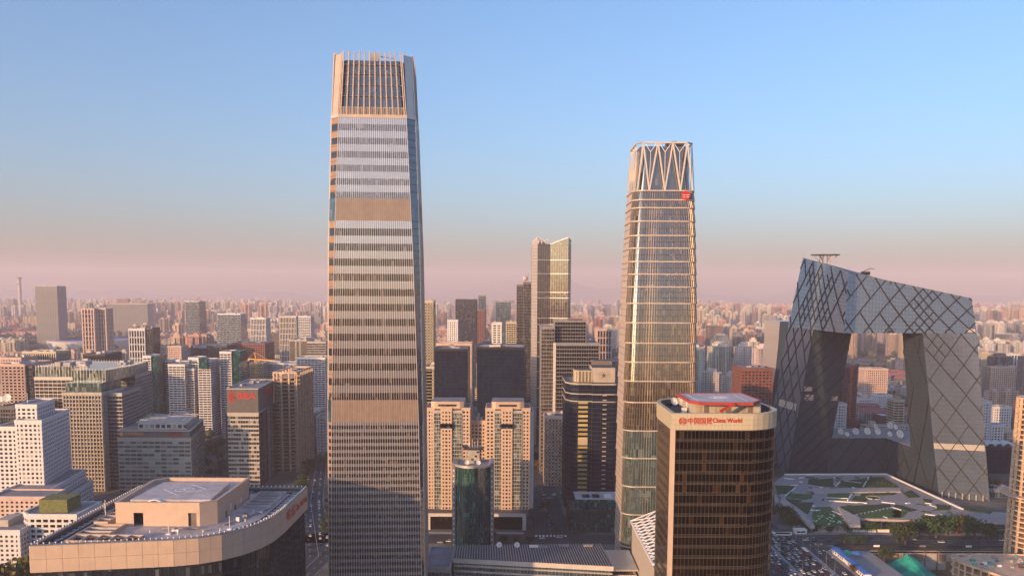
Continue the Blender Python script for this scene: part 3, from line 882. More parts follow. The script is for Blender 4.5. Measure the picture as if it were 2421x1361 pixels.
m.box(cx - 1.6, cx - 1.1, cy - 1.8, cy + 1.8, ZH, ZH + .03); m.box(cx + 1.1, cx + 1.6, cy - 1.8, cy + 1.8, ZH, ZH + .03); m.box(cx - 1.1, cx + 1.1, cy - .25, cy + .25, ZH, ZH + .032); m.build('landing_mark', 'white_paint', hd)
# red stair down from the pad
a = PP(1735, 951, ZH)
m = MB(); m.bar((a[0], a[1] - 1.2, ZH - .3), (a[0] - 5.2, a[1] - 1.6, ZH - 3.1), 1.5, .7); m.build('stair_flight', 'red_paint', t)
m = MB(); m.bar((a[0] - 5.2, a[1] - 2.4, ZH - 3.1), (a[0] - 1.0, a[1] - 2.8, ZD + .1), 1.3, .6); m.build('stair_flight', 'red_paint', t)
for x, y, s in ((1617, 975, .9), (1664, 968, 1.4), (1682, 967, 1.0), (1790, 974, 1.2), (1645, 972, .7)):
    p = PZ(x, y, ZD); m = MB(); m.box(p.x - s, p.x + s, p.y - s * .6, p.y + s * .6, ZD, ZD + 1.3 + s * .6); m.build('roof_plant', 'metal_white', t)
for q, u, n in walk(offset_poly(base, -.35), 2.6)[0]:
    m = MB(); m.box(q.x - .05, q.x + .05, q.y - .05, q.y + .05, ZR + .35, ZR + .95); m.build('rail_post', 'metal_grey', t)
for i in range(14):
    x, y = 60.5 + (i % 7) * 1.4, 300.5 + (i // 7) * 2.2; m = MB(); m.box(x, x + .9, y, y + .8, ZD, ZD + .7 + .5 * (i % 3)); m.build('air_unit', ('red_brick', 'metal_grey', 'beige_stone')[i % 3], t)
# sign
yf = 296.55
def zx(x, y): p = PY(x, y, yf); return p.x, p.z
x, z = zx(1614, 995); emblem(t, (x, yf, z), 1.38, 'sign_red', local=False, depth=.15)
x, z = zx(1626, 1003.5); text('sign_letters', '中国国贸', 'sign_red', t, (x - 76, yf - .12 - 320, z), (R(90), 0, 0), 2.5, .08, .02, width=8.5)
x, z = zx(1684.5, 1001); text('sign_letters', 'China World', 'sign_red', t, (x - 76, yf - .12 - 320, z), (R(90), 0, 0), 2.3, .08, .035, width=10.4)
for i, (x, y, r, lab, az) in enumerate(((1592, 956, 1.7, 'leftmost weathered dish on the bronze tower roof', .5), (1611, 958, 2.1, 'white satellite dish in the middle on the bronze tower roof', .2), (1634, 967, 2.2, 'large cream satellite dish nearest the sign on the bronze tower roof', -.1))):
    p = PZ(x, y + 4, ZD); dish(lab, (p.x, p.y, ZD), r, az, R(30), group='dishes on the bronze tower')
excl(base)

# ------------------------------------------------------------------ hotel in the foreground: granite fascia, roof and helipad
t = thing('hotel_building', 'pink granite hotel block with curved corner, rooftop penthouse and helipad', 'hotel', (-155, 400, 0))
HL = (-155, 400, 0)
front = [(-200, 342.8), (-144, 352.3)]
curve = [(-144, 352.3), (-134.5, 355.6), (-126.5, 360.9), (-119.8, 368.6), (-115, 378), (-112.2, 389), (-111.2, 401), (-111, 413)]
hot = [(-200, 342.8)] + curve + [(-111, 451), (-201.5, 451)]
ZH_ = 85.0; ZB = 73.6
m = MB(); m.prism(offset_poly(hot, -1.2), 0, ZB, 0, top=False); m.build('glazing', ['glass_dark'], t)
for z in [66.5, 59, 52, 45, 38, 31]:
    m = MB(); m.ring(offset_poly(hot, -.9), offset_poly(hot, -1.25), z, z + .5); m.build('floor_band', 'mullion_dark', t)
m = MB(); mu = walk(offset_poly(hot, -1.2), 3.1)[0]
for q, u, n in mu:
    if cam_sees(q, n): m.bar((q.x, q.y, 20), (q.x, q.y, ZB), .12, .4, n=(n.x, n.y, 0))
tag(m.build('mullions', 'mullion_dark', t), kind='stuff')
m = MB(); m.ring(offset_poly(hot, -.35), offset_poly(hot, -2.2), ZB, ZH_ - .02); m.build('fascia_backing', 'granite_dark', t)
def strip(P, ns):
    out = []
    for (a, b), n in zip(zip(P, P[1:]), ns):
        for i in range(n): out.append((Vector(a).lerp(Vector(b), i / n), Vector(a).lerp(Vector(b), (i + 1) / n)))
    return out
segs = strip([hot[0], hot[1]], [9]) + strip(curve, [2, 2, 2, 2, 2, 2, 2]) + strip([hot[8], hot[9]], [7]) + strip([hot[10], hot[0]], [17])
for a, b in segs:
    d = (b - a); L = d.length; u = d / L; n = Vector((u.y, -u.x)); mid = (a + b) / 2
    for r_ in range(2):
        hh = (ZH_ - ZB) / 2; m = MB(); m.box(-L / 2 + .05, L / 2 - .05, -.35, 0.0 + .004 * rnd.random(), -hh / 2 + .05, hh / 2 - .05)
        link('granite_panel', m.mesh('granite_panel', ['granite_pink']), t, (mid.x + n.x * -.0 + 155, mid.y + n.y * -.0 - 400, ZB + hh * (r_ + .5)), (0, 0, math.atan2(u.y, u.x)))
m = MB(); m.ring(offset_poly(hot, .25), offset_poly(hot, -1.6), ZH_, ZH_ + .3); m.build('coping', 'roof_grey', t)
ZF = 83.3
m = MB(); m.face([(p[0], p[1], ZF) for p in offset_poly(hot, -1.4)]); m.build('roof_deck', 'roof_pale', t)
for o_ in (2.6, 3.2, 6.0, 6.5):
    m = MB(); m.ring(offset_poly(hot, -o_), offset_poly(hot, -o_ - .22), ZF, ZF + .55); m.build('track_rail', 'metal_dark', t)
m = MB()
for q, u, n in walk(offset_poly(hot, -3.3), 5.0)[0]:
    m.bar((q.x, q.y, ZF + .3), (q.x - n.x * 2.7, q.y - n.y * 2.7, ZF + .3), 1.6, .5)
tag(m.build('track_sleepers', 'metal_grey', t), kind='stuff')
lm = MB(); lm.cyl(0, 0, .09, 0, .5, 6); lm.cyl(0, 0, .28, .5, .75, 8, r2=.34); lm.cyl(0, 0, .34, .75, 1.0, 8, r2=.12); lme = lm.mesh('rim_light', ['dish_white'])
for q, u, n in walk(offset_poly(hot, -.5), 2.35)[0]:
    link('rim_light', lme, t, (q.x + 155, q.y - 400, ZH_ + .3))
# penthouse
pent = [(-181.5, 380), (-143, 380.2), (-136.5, 385), (-136.5, 433), (-178, 433), (-184, 427)]
def wallseg(m, a, b, z0, z1, th=.8, holes=()):
    a, b = Vector(a), Vector(b); d = b - a; L = d.length; u = d / L; n = Vector((u.y, -u.x))
    def piece(s0, s1, za, zb):
        P = [a + u * s0, a + u * s1, a + u * s1 - n * th, a + u * s0 - n * th]; m.prism([(p.x, p.y) for p in P], za, zb, bottom=True)
    s = 0
    for h0, h1, hz in holes:
        piece(s, h0, z0, z1); piece(h0, h1, hz, z1); s = h1
    piece(s, L, z0, z1)
ZP = 94.0
edges = list(zip(pent, pent[1:] + pent[:1]))
for i, (a, b) in enumerate(edges):
    m = MB(); wallseg(m, a, b, ZF, ZP, holes=[(8.2, 12.6, ZF + 6.2), (33.2, 37.0, ZF + 6.2)] if i == 0 else ()); m.build('penthouse_wall', 'granite_pink', t)
m = MB(); m.ring(offset_poly(pent, .3), offset_poly(pent, -1.1), ZP, ZP + .4); m.build('penthouse_coping', 'granite_pink', t)
m = MB(); m.face([(p[0], p[1], ZP - 1.4) for p in offset_poly(pent, -.8)]); m.build('penthouse_roof', 'roof_pale', t)
m = MB(); m.box(-173, -168.8, 384.0, 384.3, ZF, ZF + 6.2); m.build('doorway_shade_sheet', 'steel_black', t)  # black sheet paints the shade inside the open doorway
m = MB(); m.box(-148.2, -144.6, 381.2, 381.4, ZF, ZF + 6.2); m.build('service_door', 'brown_stone', t)
for y, z0, z1 in ((396, ZF, ZF + 3.0), (402, ZF + 2, ZF + 5), (409, ZF, ZF + 2.6), (418, ZF + 1.5, ZF + 4)):
    m = MB(); m.box(-136.48, -136.2, y, y + 1.6, z0, z1); m.build('side_door', 'metal_white' if y in (402, 418) else 'brown_stone', t)
pad = [PZ(x, y, ZP + .5) for x, y in ((308, 1180), (498, 1180), (543, 1140), (388, 1139))]
m = MB(); m.prism([(p.x, p.y) for p in pad], ZP - 1.3, ZP + .5, 0); hd = m.build('helipad', 'roof_pale', t)
zt = ZP + .53
dm = [PZ(x, y, zt) for x, y in ((388, 1156), (455, 1145), (488, 1155), (418, 1169))]
for a, b in zip(dm, dm[1:] + dm[:1]):
    m = MB(); m.bar((a.x, a.y, zt), (b.x, b.y, zt), .55, .04, n=(0, 0, 1)); m.build('painted_line', 'white_paint', hd)
c = PZ(437, 1156.5, zt)
m = MB(); m.ring(arc(c.x, c.y, 4.6, 0, 360, 40)[:-1], arc(c.x, c.y, 4.1, 0, 360, 40)[:-1], zt - .02, zt + .02); m.build('painted_ring', 'white_paint', hd)
m = MB(); M_ = Matrix.Rotation(R(-55), 4, 'Z')
for x0, x1, y0, y1 in ((-1.8, -1.2, -2.6, 2.6), (1.2, 1.8, -2.6, 2.6), (-1.2, 1.2, -.3, .3)):
    m.prism([(c.x + v.x, c.y + v.y) for v in (M_ @ Vector((x, y, 0)) for x, y in ((x0, y0), (x1, y0), (x1, y1), (x0, y1)))], zt - .02, zt + .02)
m.build('letter_h', 'white_paint', hd)
# white arched rooflight in front of the pad
m = MB(); p = PZ(368, 1186, ZP - .5)
A = arc(p.x, 0, 4.2, 0, 180, 10); 
for a, b in zip(A, A[1:]): m.face([(a[0], p.y - 1.5, ZP - 1.4 + a[1] * .55), (b[0], p.y - 1.5, ZP - 1.4 + b[1] * .55), (b[0], p.y + 1.5, ZP - 1.4 + b[1] * .55), (a[0], p.y + 1.5, ZP - 1.4 + a[1] * .55)])
A2 = arc(p.x, 0, 3.5, 0, 180, 10)
for a, b, c2, d2 in zip(A, A[1:], A2[1:], A2): m.face([(a[0], p.y - 1.5, ZP - 1.4 + a[1] * .55), (b[0], p.y - 1.5, ZP - 1.4 + b[1] * .55), (c2[0], p.y - 1.5, ZP - 1.4 + c2[1] * .55), (d2[0], p.y - 1.5, ZP - 1.4 + d2[1] * .55)])
m.build('arched_rooflight', 'white_paint', t)
# roof wells with beams over a black sheet that paints the shade inside
def well(x0, x1, y0, y1, nb, along='x', h=1.6, mat='granite_pink'):
    m = MB(); m.ring(rect(x0, x1, y0, y1), offset_poly(rect(x0, x1, y0, y1), -.5), ZF, ZF + h); o = m.build('well_kerb', mat, t)
    m = MB(); m.face([(x0 + .5, y0 + .5, ZF + .06), (x1 - .5, y0 + .5, ZF + .06), (x1 - .5, y1 - .5, ZF + .06), (x0 + .5, y1 - .5, ZF + .06)]); m.build('well_shade_sheet', 'steel_black', o)
    for i in range(1, nb):
        m = MB()
        if along == 'x': x = x0 + (x1 - x0) * i / nb; m.box(x - .3, x + .3, y0 + .5, y1 - .5, ZF + .5, ZF + h - .1)
        else: y = y0 + (y1 - y0) * i / nb; m.box(x0 + .5, x1 - .5, y - .3, y + .3, ZF + .5, ZF + h - .1)
        m.build('well_beam', 'roof_pale', o)
well(-190, -160, 351.5, 361, 5, 'x'); well(-190.5, -176, 361.6, 378, 3, 'y'); well(-191, -184.6, 378.6, 396, 3, 'y', 2.4)
well(-134, -120, 414, 443, 5, 'y', 1.6, 'roof_pale')
for x, y, h in ((250, 1225, 9), (399, 1262, 7), (543, 1250, 6), (247, 1212, 5)):
    p = PZ(x, y, ZF); m = MB(); m.cyl(p.x, p.y, .16, ZF, ZF + h, 6); m.box(p.x - 1, p.x + 1, p.y - 1, p.y + 1, ZF, ZF + .5); m.build('mast', 'metal_white', t)
for x, y in ((355, 1259), (420, 1263), (480, 1258), (600, 1210), (580, 1232), (520, 1254), (640, 1196)):
    p = PZ(x, y, ZF); m = MB(); m.cyl(p.x, p.y, .25, ZF, ZF + .9, 8); m.cyl(p.x, p.y, .4, ZF + .9, ZF + 1.15, 8); m.build('roof_vent', 'metal_white', t)
for i, (x0, y0, x1, y1, z, w) in enumerate(((-160, 367, -135, 372, .5, .35), (-160, 368, -135, 373, .5, .25), (-132, 380, -120, 412, .5, .4), (-131, 380, -119, 412, .5, .25), (-186, 400, -186, 440, .6, .5), (-150, 440, -116, 447, .6, .5), (-158, 374, -142, 375, .7, .6))):
    m = MB(); m.bar((x0, y0, ZF + z), (x1, y1, ZF + z), w, w); m.build('roof_pipe', 'metal_grey', t)
for i, (x, y, w, d, h) in enumerate(((-150, 370, 3, 2, 1.6), (-127, 396, 2.4, 3.5, 1.8), (-122, 404, 1.6, 1.6, 1.2), (-190, 410, 3, 6, 2), (-190, 422, 3, 4, 1.7), (-145, 443, 6, 3, 2.2), (-128, 388, 1.5, 1.5, 2.4))):
    m = MB(); m.box(x - w / 2, x + w / 2, y - d / 2, y + d / 2, ZF + .2, ZF + h); m.build('air_unit', ('metal_white', 'metal_grey')[i % 2], t)
    m = MB(); m.cyl(x, y, min(w, d) * .36, ZF + h, ZF + h + .25, 10); m.build('fan', 'metal_dark', t)
text('sign_letters', '中国大饭店', 'sign_red', t, (-110.75 + 155, 408 - 400, 77.0), (R(90), 0, R(90)), 6.0, .15, .08, width=17)
text('sign_letters', 'China World Hotel', 'sign_red', t, (-110.75 + 155, 426 - 400, 77.4), (R(90), 0, R(90)), 5.0, .15, .12, width=23)
excl(hot)
# ------------------------------------------------------------------ the looped tower: two leaning legs, a cantilever and a base
V = Vector
t = thing('looped_tower', 'grey glass looped tower with leaning legs, overhanging bridge and black diagrid', 'skyscraper', (360, 850, 0))
BL0, FL0, FR0, BR0 = V((288, 955, 0)), V((297, 897, 0)), V((338, 897, 0)), V((340, 955, 0))
BL1, E1, FR1, BR1 = V((301, 924, 156)), V((306, 860, 156)), V((345.5, 860, 156)), V((347, 924, 156))
A0, A1, C1 = V((303.7, 775, 156)), V((308, 782, 211.5)), V((317, 932, 231))
C2, A2 = V((352, 930, 222)), V((350, 784.8, 202.9))
Ai = V((346, 822, 156)); Ai2 = V((350, 826, 204.5))
B0, B1 = V((431, 785, 156)), V((427, 790, 188)); B0b, B1b = V((432, 826, 156)), V((428, 832, 189))
P0 = V((346, 778.8, 156))
G0, G1, G2, G3 = V((408, 793, 0)), V((446, 774, 0)), V((448, 838, 0)), V((404, 836, 0))
H0_, H3 = V((379, 781.4, 156)), V((379, 822.5, 156))
def uvp(q, u, v): return (q[0].lerp(q[1], u)).lerp(q[3].lerp(q[2], u), v)
def solid(name, faces, mats, parent=None):
    m = MB()
    N = 14
    for f in faces:
        mt = f[1] if len(f) > 1 else 0
        if len(f[0]) != 4: m.face(f[0], mt); continue
        q = f[0]; G = [[uvp(q, i / N, j / N) for j in range(N + 1)] for i in range(N + 1)]   # the faces are warped: split into small panels
        for i in range(N):
            for j in range(N): m.face([G[i][j], G[i + 1][j], G[i + 1][j + 1], G[i][j + 1]], mt)
    return smooth(m.build(name, mats, parent or t), 30)
GM = ['glass_grey', 'glass_grey_dark', 'roof_grey']  # second glass is darker: shade on inner and overhung faces put into the colour
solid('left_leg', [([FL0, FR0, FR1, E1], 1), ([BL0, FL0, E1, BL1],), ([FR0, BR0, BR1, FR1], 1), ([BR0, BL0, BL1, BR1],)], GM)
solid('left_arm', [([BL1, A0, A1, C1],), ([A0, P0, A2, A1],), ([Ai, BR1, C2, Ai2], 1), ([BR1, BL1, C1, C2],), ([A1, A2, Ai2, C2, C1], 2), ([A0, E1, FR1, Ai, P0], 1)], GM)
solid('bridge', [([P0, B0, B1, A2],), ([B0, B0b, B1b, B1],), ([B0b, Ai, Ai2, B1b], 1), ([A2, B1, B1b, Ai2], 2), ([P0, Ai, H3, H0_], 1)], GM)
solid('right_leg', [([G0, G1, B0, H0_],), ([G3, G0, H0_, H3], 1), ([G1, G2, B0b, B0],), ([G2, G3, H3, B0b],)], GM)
m = MB(); m.prism([(338.5, 894.5), (400, 896), (402, 837), (446, 838), (446, 956), (340, 956)], 0, 39, 1, 2); m.build('base_block', GM, t)
m = MB(); m.ring([(338.3, 894.2), (400.3, 895.7), (402.3, 836.5), (446.3, 837.5), (446.3, 956.3), (339.7, 956.3)], [(339.3, 895.2), (401, 896.7), (403.3, 837.5), (445.3, 838.5), (445.3, 955.3), (340.7, 955.3)], 38.6, 39.6); m.build('base_parapet', 'metal_grey', t)
def diagrid(q, sx, slope, w=.68, keep=.95, dense=(), seed=1, du=0.0, dv=0.0, flip=1):
    """diamond lattice on a quad: every bar between two crossings is its own piece"""
    r = random.Random(seed)
    Wm = ((q[1] - q[0]).length + (q[2] - q[3]).length) / 2; Hm = ((q[3] - q[0]).length + (q[2] - q[1]).length) / 2
    n = (q[1] - q[0]).cross(q[3] - q[0]).normalized()
    hs = sx * slope
    def seg(a, b):
        # clip to the face in metres
        (x0, y0), (x1, y1) = a, b; t0, t1 = 0.0, 1.0
        for p, d, lo, hi in ((x0, x1 - x0, 0, Wm), (y0, y1 - y0, 0, Hm)):
            if abs(d) < 1e-9:
                if p < lo or p > hi: return
            else:
                ta, tb = (lo - p) / d, (hi - p) / d
                if ta > tb: ta, tb = tb, ta
                t0, t1 = max(t0, ta), min(t1, tb)
        if t1 - t0 < .04: return
        f = lambda k_: uvp(q, (x0 + (x1 - x0) * k_) / Wm, (y0 + (y1 - y0) * k_) / Hm) + n * .22
        m = MB(); m.bar(f(t0), f(t1), w, .9, n=n); m.build('brace', 'steel_black', t)
    cells = []
    i0, i1 = -2, int(Wm / sx) + 3; j0, j1 = -2, int(Hm / hs) + 3
    for i in range(i0, i1):
        for j in range(j0, j1):
            for ox, oy in ((0, 0), (.5, .5)):
                x, y = (i + ox + du) * sx, (j + oy + dv) * hs
                for dx in (.5, -.5):
                    if r.random() < keep: seg((x, y), (x + dx * sx, y + .5 * hs))
                u_, v_ = x / Wm, (y + .5 * hs) / Hm
                for (ua, ub, va, vb) in dense:
                    if ua < u_ < ub and va < v_ < vb:
                        seg((x - .25 * sx, y + .25 * hs), (x + .25 * sx, y + .75 * hs)); seg((x + .25 * sx, y + .25 * hs), (x - .25 * sx, y + .75 * hs))
diagrid([A0, B0, B1, A1], 19, 1.15, dense=((.52, .68, .05, 1),), seed=3, du=.2, dv=.25, keep=.93)
diagrid([G0, G1, B0, H0_], 21, 1.36, seed=4, du=.1, dense=((.0, .3, .85, 1),), keep=.98)
diagrid([BL1, A0, A1, C1], 30, 1.1, w=.62, seed=5, dense=((.25, .7, .0, .85),), keep=.97, du=.3)
diagrid([BL0, FL0, E1, BL1], 20, 1.5, w=.75, seed=6, keep=.95)
diagrid([FL0, FR0, FR1, E1], 13, 1.2, w=.8, seed=7, keep=.97)
diagrid([G3, G0, H0_, H3], 30, 2.3, w=.6, seed=8, keep=.62)
diagrid([V((338.5, 894.5, 0)), V((400, 896, 0)), V((400, 896, 39)), V((338.5, 894.5, 39))], 18, 1.25, w=.6, seed=9)
diagrid([V((400, 896, 0)), V((402, 837, 0)), V((402, 837, 39)), V((400, 896, 39))], 22, 1.25, w=.6, seed=10)
for q in ([BL1, A0, A1, C1], [A0, B0, B1, A1]):
    n = (q[1] - q[0]).cross(q[3] - q[0]).normalized(); m = MB()
    m.bar(q[3] + n * .1, q[2] + n * .1, .7, .5); m.build('roof_trim', 'metal_grey', t)
for q, u0, u1, v0, v1 in (([FL0, FR0, FR1, E1], .1, .32, .52, .56), ([FL0, FR0, FR1, E1], .03, .25, .585, .615), ([FL0, FR0, FR1, E1], .78, .95, .52, .55), ([G0, G1, B0, H0_], .0, .98, .30, .335), ([BL0, FL0, E1, BL1], .2, .9, .44, .49), ([A0, B0, B1, A1], .93, .99, .03, .12)):
    n = (q[1] - q[0]).cross(q[3] - q[0]).normalized() * .35; m = MB(); m.face([uvp(q, u, v) + n for u, v in ((u0, v0), (u1, v0), (u1, v1), (u0, v1))]); m.build('refuge_band', 'pink_wall' if u1 - u0 < .5 else 'beige_stone', t)  # short pink pieces paint the sunlit patches of the bands
plain('panel_joint', (.030, .036, .046), .5, .2)
for q in ([A0, B0, B1, A1], [G0, G1, B0, H0_], [BL1, A0, A1, C1], [BL0, FL0, E1, BL1], [FL0, FR0, FR1, E1], [G3, G0, H0_, H3], [V((338.5, 894.5, 0)), V((400, 896, 0)), V((400, 896, 39)), V((338.5, 894.5, 39))], [V((400, 896, 0)), V((402, 837, 0)), V((402, 837, 39)), V((400, 896, 39))]):
    n = (q[1] - q[0]).cross(q[3] - q[0]).normalized(); m = MB()
    Hm = (q[3] - q[0]).length; Wm = (q[1] - q[0]).length; nf_ = int(Hm / 4.25); nu = int(Wm / 3.2)
    for k_ in range(1, nf_): m.bar(uvp(q, 0, k_ / nf_) + n * .03, uvp(q, 1, k_ / nf_) + n * .03, .22, .1, n=n)
    for k_ in range(1, nu): m.bar(uvp(q, k_ / nu, 0) + n * .03, uvp(q, k_ / nu, 1) + n * .03, .10, .08, n=n)
    tag(m.build('panel_joints', 'panel_joint', t), kind='stuff')
# helipad on the roof
p = PY(1951, 602, 905)
m = MB(); m.cyl(p.x, p.y, 14.5, p.z - .6, p.z + .2, 28, r2=15, bottom=True); hp_ = m.build('helipad', 'roof_grey', t)
m = MB()
for i in range(8):
    a = i * math.pi / 4; m.bar((p.x + 5.5 * math.cos(a), p.y + 5.5 * math.sin(a), p.z - 11), (p.x + 5.5 * math.cos(a), p.y + 5.5 * math.sin(a), p.z - .5), .5); m.bar((p.x + 5.5 * math.cos(a), p.y + 5.5 * math.sin(a), p.z - 7), (p.x + 13.5 * math.cos(a), p.y + 13.5 * math.sin(a), p.z - .5), .4)
m.build('support_frame', 'raw_concrete', hp_)
p = PY(2046, 645, 850)
m = MB(); m.box(p.x - 4, p.x + 4, p.y - 2, p.y + 2, p.z - 2, p.z + 1.2); m.bar((p.x - 3, p.y, p.z + 1), (p.x + 5, p.y, p.z + 4.5), .6); m.bar((p.x + 5, p.y, p.z + 4.5), (p.x + 9, p.y, p.z + 4), .5); m.build('roof_crane', 'metal_dark', t)
m = MB()
for i in range(7): x = 409 + i * 5.2; m.cyl(x, 790 - i * 2.3 - 1.2, .6, 0, 5.5, 8)
m.build('entrance_columns', 'concrete', t)['kind'] = 'stuff'
DL = ('leftmost', '2nd from left', '3rd from left', '4th from left', '5th from left', '6th from left', '7th from left', '8th from left', '9th from left', 'rightmost')
dd = sorted([(1986, 1020, 2.9), (2001, 1023, 2.1), (2021, 1020, 3.1), (2048, 1020, 3.3), (2073, 1020, 3.0), (2102, 1024, 2.4), (2125, 1028, 3.6), (2069, 1006, 2.4), (2102, 1006, 3.2), (2116, 1007, 2.3)])
for (x, y, r), lab in zip(dd, DL):
    p = PZ(x, y + 8, 39.2); dish('%s satellite dish on the low roof between the leaning legs' % lab, (p.x, p.y, 39), r * 1.25, .25, R(25), group='dishes on the looped tower base')
for e in ((280, 360, 765, 970), (360, 470, 765, 970)): EXC.append(e)

# ------------------------------------------------------------------ companion building and red office behind
t = thing('curved_hotel', 'beige metal slab building with flared foot, behind the looped tower', 'building', (350, 1075, 0))
prof = [(322, 0), (322.5, 40), (324, 75), (327, 100), (329, 130), (330, 158)]
m = MB()
for (xa, za), (xb, zb) in zip(prof, prof[1:]):
    m.face([(xa, 1105, za), (xa, 1045, za), (xb, 1045, zb), (xb, 1105, zb)], 0); m.face([(xa, 1045, za), (385, 1045, za), (385, 1045, zb), (xb, 1045, zb)], 1)
m.face([(330, 1045, 158), (385, 1045, 158), (385, 1105, 158), (330, 1105, 158)], 0); m.build('wall', ['metal_pale', 'glass_grey_dark'], t)
for x in (341, 350, 360): m = MB(); m.box(x, x + 5, 1044.6, 1045, 60, 157); m.build('front_panel', 'beige_stone', t)
EXC.append((310, 395, 1035, 1115))
# ------------------------------------------------------------------ named buildings around, from the left edge to the right
ST = dict(
 grid=dict(gl='glass_dark', wall='pale_stone', fh=3.6, bw=3.4, sp=.45, pw=1.6, pd=.3, sd=.3),
 white=dict(gl='glass_dark', wall='white_tile', fh=3.5, bw=3.4, sp=.48, pw=1.6, pd=.28, sd=.3),
 pink=dict(gl='glass_dark', wall='pink_wall', fh=3.2, bw=3.6, sp=.5, pw=1.7, pd=.25, sd=.3),
 brick=dict(gl='glass_dark', wall='red_brick', fh=3.6, bw=4.2, sp=.5, pw=1.8, pd=.3, sd=.32),
 beige=dict(gl='glass_dark', wall='beige_stone', fh=3.5, bw=3.6, sp=.45, pw=1.5, pd=.3, sd=.3),
 brown=dict(gl='glass_dark', wall='brown_stone', fh=3.6, bw=3.6, sp=.4, pw=1.2, pd=.3, sd=.3),
 band=dict(gl='glass_dark', wall='white_tile', fh=3.2, bw=8, sp=.42, pw=.5, pd=.2, sd=.6),
 fins=dict(gl='glass_dark', wall='pale_stone', fh=12, bw=3.2, sp=.12, pw=1.1, pd=.8, sd=.3),
 navy=dict(gl='glass_navy', wall='steel_black', fh=4, bw=6, sp=.05, pw=.15, pd=.1, sd=.06),
 blue=dict(gl='glass_blue', wall='metal_grey', fh=4, bw=3.2, sp=.1, pw=.2, pd=.15, sd=.12),
 dark=dict(gl='glass_dark', wall='metal_dark', fh=4, bw=3, sp=.12, pw=.25, pd=.2, sd=.12),
 green=dict(gl='glass_green', wall='pale_stone', fh=3.9, bw=3, sp=.25, pw=.4, pd=.2, sd=.2),
 grey=dict(gl='glass_grey_dark', wall='concrete', fh=3.8, bw=3.2, sp=.3, pw=.6, pd=.2, sd=.25))
def from_px(x0, x1, ytop, Y, depth):
    a, b = PY(x0, ytop, Y), PY(x1, ytop, Y)
    return rect(a.x, b.x, Y, Y + depth), (a.z + b.z) / 2
def simple(name, label, x0, x1, ytop, Y, depth, style, cat='building', plant=3, roof='roof_grey', hi=None, z0=0, t=None, **kw):
    poly, z = from_px(x0, x1, ytop, Y, depth)
    if t is None: t = thing(name, label, cat, ((poly[0][0] + poly[1][0]) / 2, Y + depth / 2, 0))
    k = dict(ST[style]); k.update(kw); k.setdefault('join', True)
    fac(t, poly, z0, z, roof=roof, **k)
    if plant: roof_boxes(t, poly, z, plant, seed=int(x0 * 7 + ytop))
    return t, poly, z
# left cluster -----------------------------------------------------
t = thing('stepped_hotel', 'white tiled stepped hotel tower with small dark square windows', 'hotel', (-392, 700, 0))
k = dict(ST['white']); k['bw'] = 3.9
fac(t, [(-403.5, 680), (-382, 680), (-395, 748), (-412, 748)], 30, 85.5, each=230, **k)
fac(t, rect(-424, -404.6, 684, 745), 0, 79.5, join=True, **k)
fac(t, [(-402.5, 655), (-366, 655), (-378, 738), (-402.5, 738)], 0, 33, join=True, **k)
fac(t, [(-369.5, 672), (-362, 672), (-370, 735), (-377.8, 735)], 0, 24, join=True, **k)
fac(t, [(-408, 690), (-391, 690), (-397, 728), (-411, 728)], 85.6, 97, join=True, **k)
m = MB(); m.cyl(-404, 700, .2, 97, 106, 6); m.build('mast', 'metal_white', t)
m = MB(); m.box(-373, -361, 652, 654.8, 5, 7.2); m.build('entrance_canopy', 'glass_teal', t)
t = thing('office_complex', 'stone and glass office complex with a transparent glass top storey', 'office', (-420, 840, 0))
fac(t, rect(-425.5, -389, 796, 842), 0, 94.5, 3.7, 3.0, 'glass_gold', 'beige_stone', sp=.3, pw=.7, pd=.7, sd=.3)
fac(t, [(-388.8, 806), (-374.5, 806), (-381, 862), (-392, 862)], 0, 93, 3.7, 3.0, 'glass_dark', 'metal_grey', sp=.3, pw=.15, pd=.1, sd=.3, join=True)
fac(t, rect(-480, -426, 846, 900), 0, 104, 3.7, 4.6, 'glass_gold', 'pale_stone', sp=.22, pw=.35, pd=.25, sd=.3)
fac(t, [(-424, 869), (-389, 869), (-396, 925), (-424, 925)], 0, 104, 3.9, 2.6, 'glass_green', 'metal_grey', sp=.15, pw=.15, pd=.1, sd=.15, join=True)
m = MB()
cr = [(-479, 847), (-426, 847), (-424, 812), (-392, 812), (-390, 862), (-391, 870), (-398, 922), (-479, 922)]
m.prism(cr, 104.1, 115); m.prism([(-425, 800), (-391, 800), (-391, 840), (-425, 840)], 95, 104)
m.build('glass_top', 'glass_green', t)
mm = MB()
for q, u, n in walk(cr, 3.0)[0]: mm.bar((q.x, q.y, 104), (q.x, q.y, 116.5), .25, .25)
tag(mm.build('glass_top_posts', 'metal_pale', t), kind='stuff')
roof_boxes(t, rect(-476, -430, 850, 920), 115, 7, seed=4); roof_boxes(t, rect(-424, -400, 872, 920), 115, 4, seed=6)
t = thing('office_block', 'low office block with beige floor bands, rooftop trellis and lettered sign', 'office', (-338, 828, 0))
poly = [(-372.2, 790), (-303.6, 790), (-318, 866), (-386, 866)]
fac(t, poly, 0, 52.5, 3.9, 5.7, 'glass_dark', 'beige_stone', sp=.36, pw=.45, pd=.35, sd=.45, each=160, pane='glass_green_pane')
m = MB(); m.prism(offset_poly(poly, -.6), 53.6, 60, 0, 1); m.build('sign_storey', ['brown_stone', 'roof_grey'], t)
m = MB(); m.ring(offset_poly(poly, .2), offset_poly(poly, -1.2), 59.6, 60.3); m.build('parapet', 'pale_stone', t)
m = MB(); m.prism([(-357, 800), (-311, 800), (-321, 850), (-366, 850)], 60, 66); m.build('roof_storey', 'pale_stone', t)
for i in range(9):
    x = -356 + i * 5.3; m = MB(); m.box(x, x + 3.6, 799.7, 800.02, 61.2, 64.6); m.build('roof_window', 'glass_pane', t)
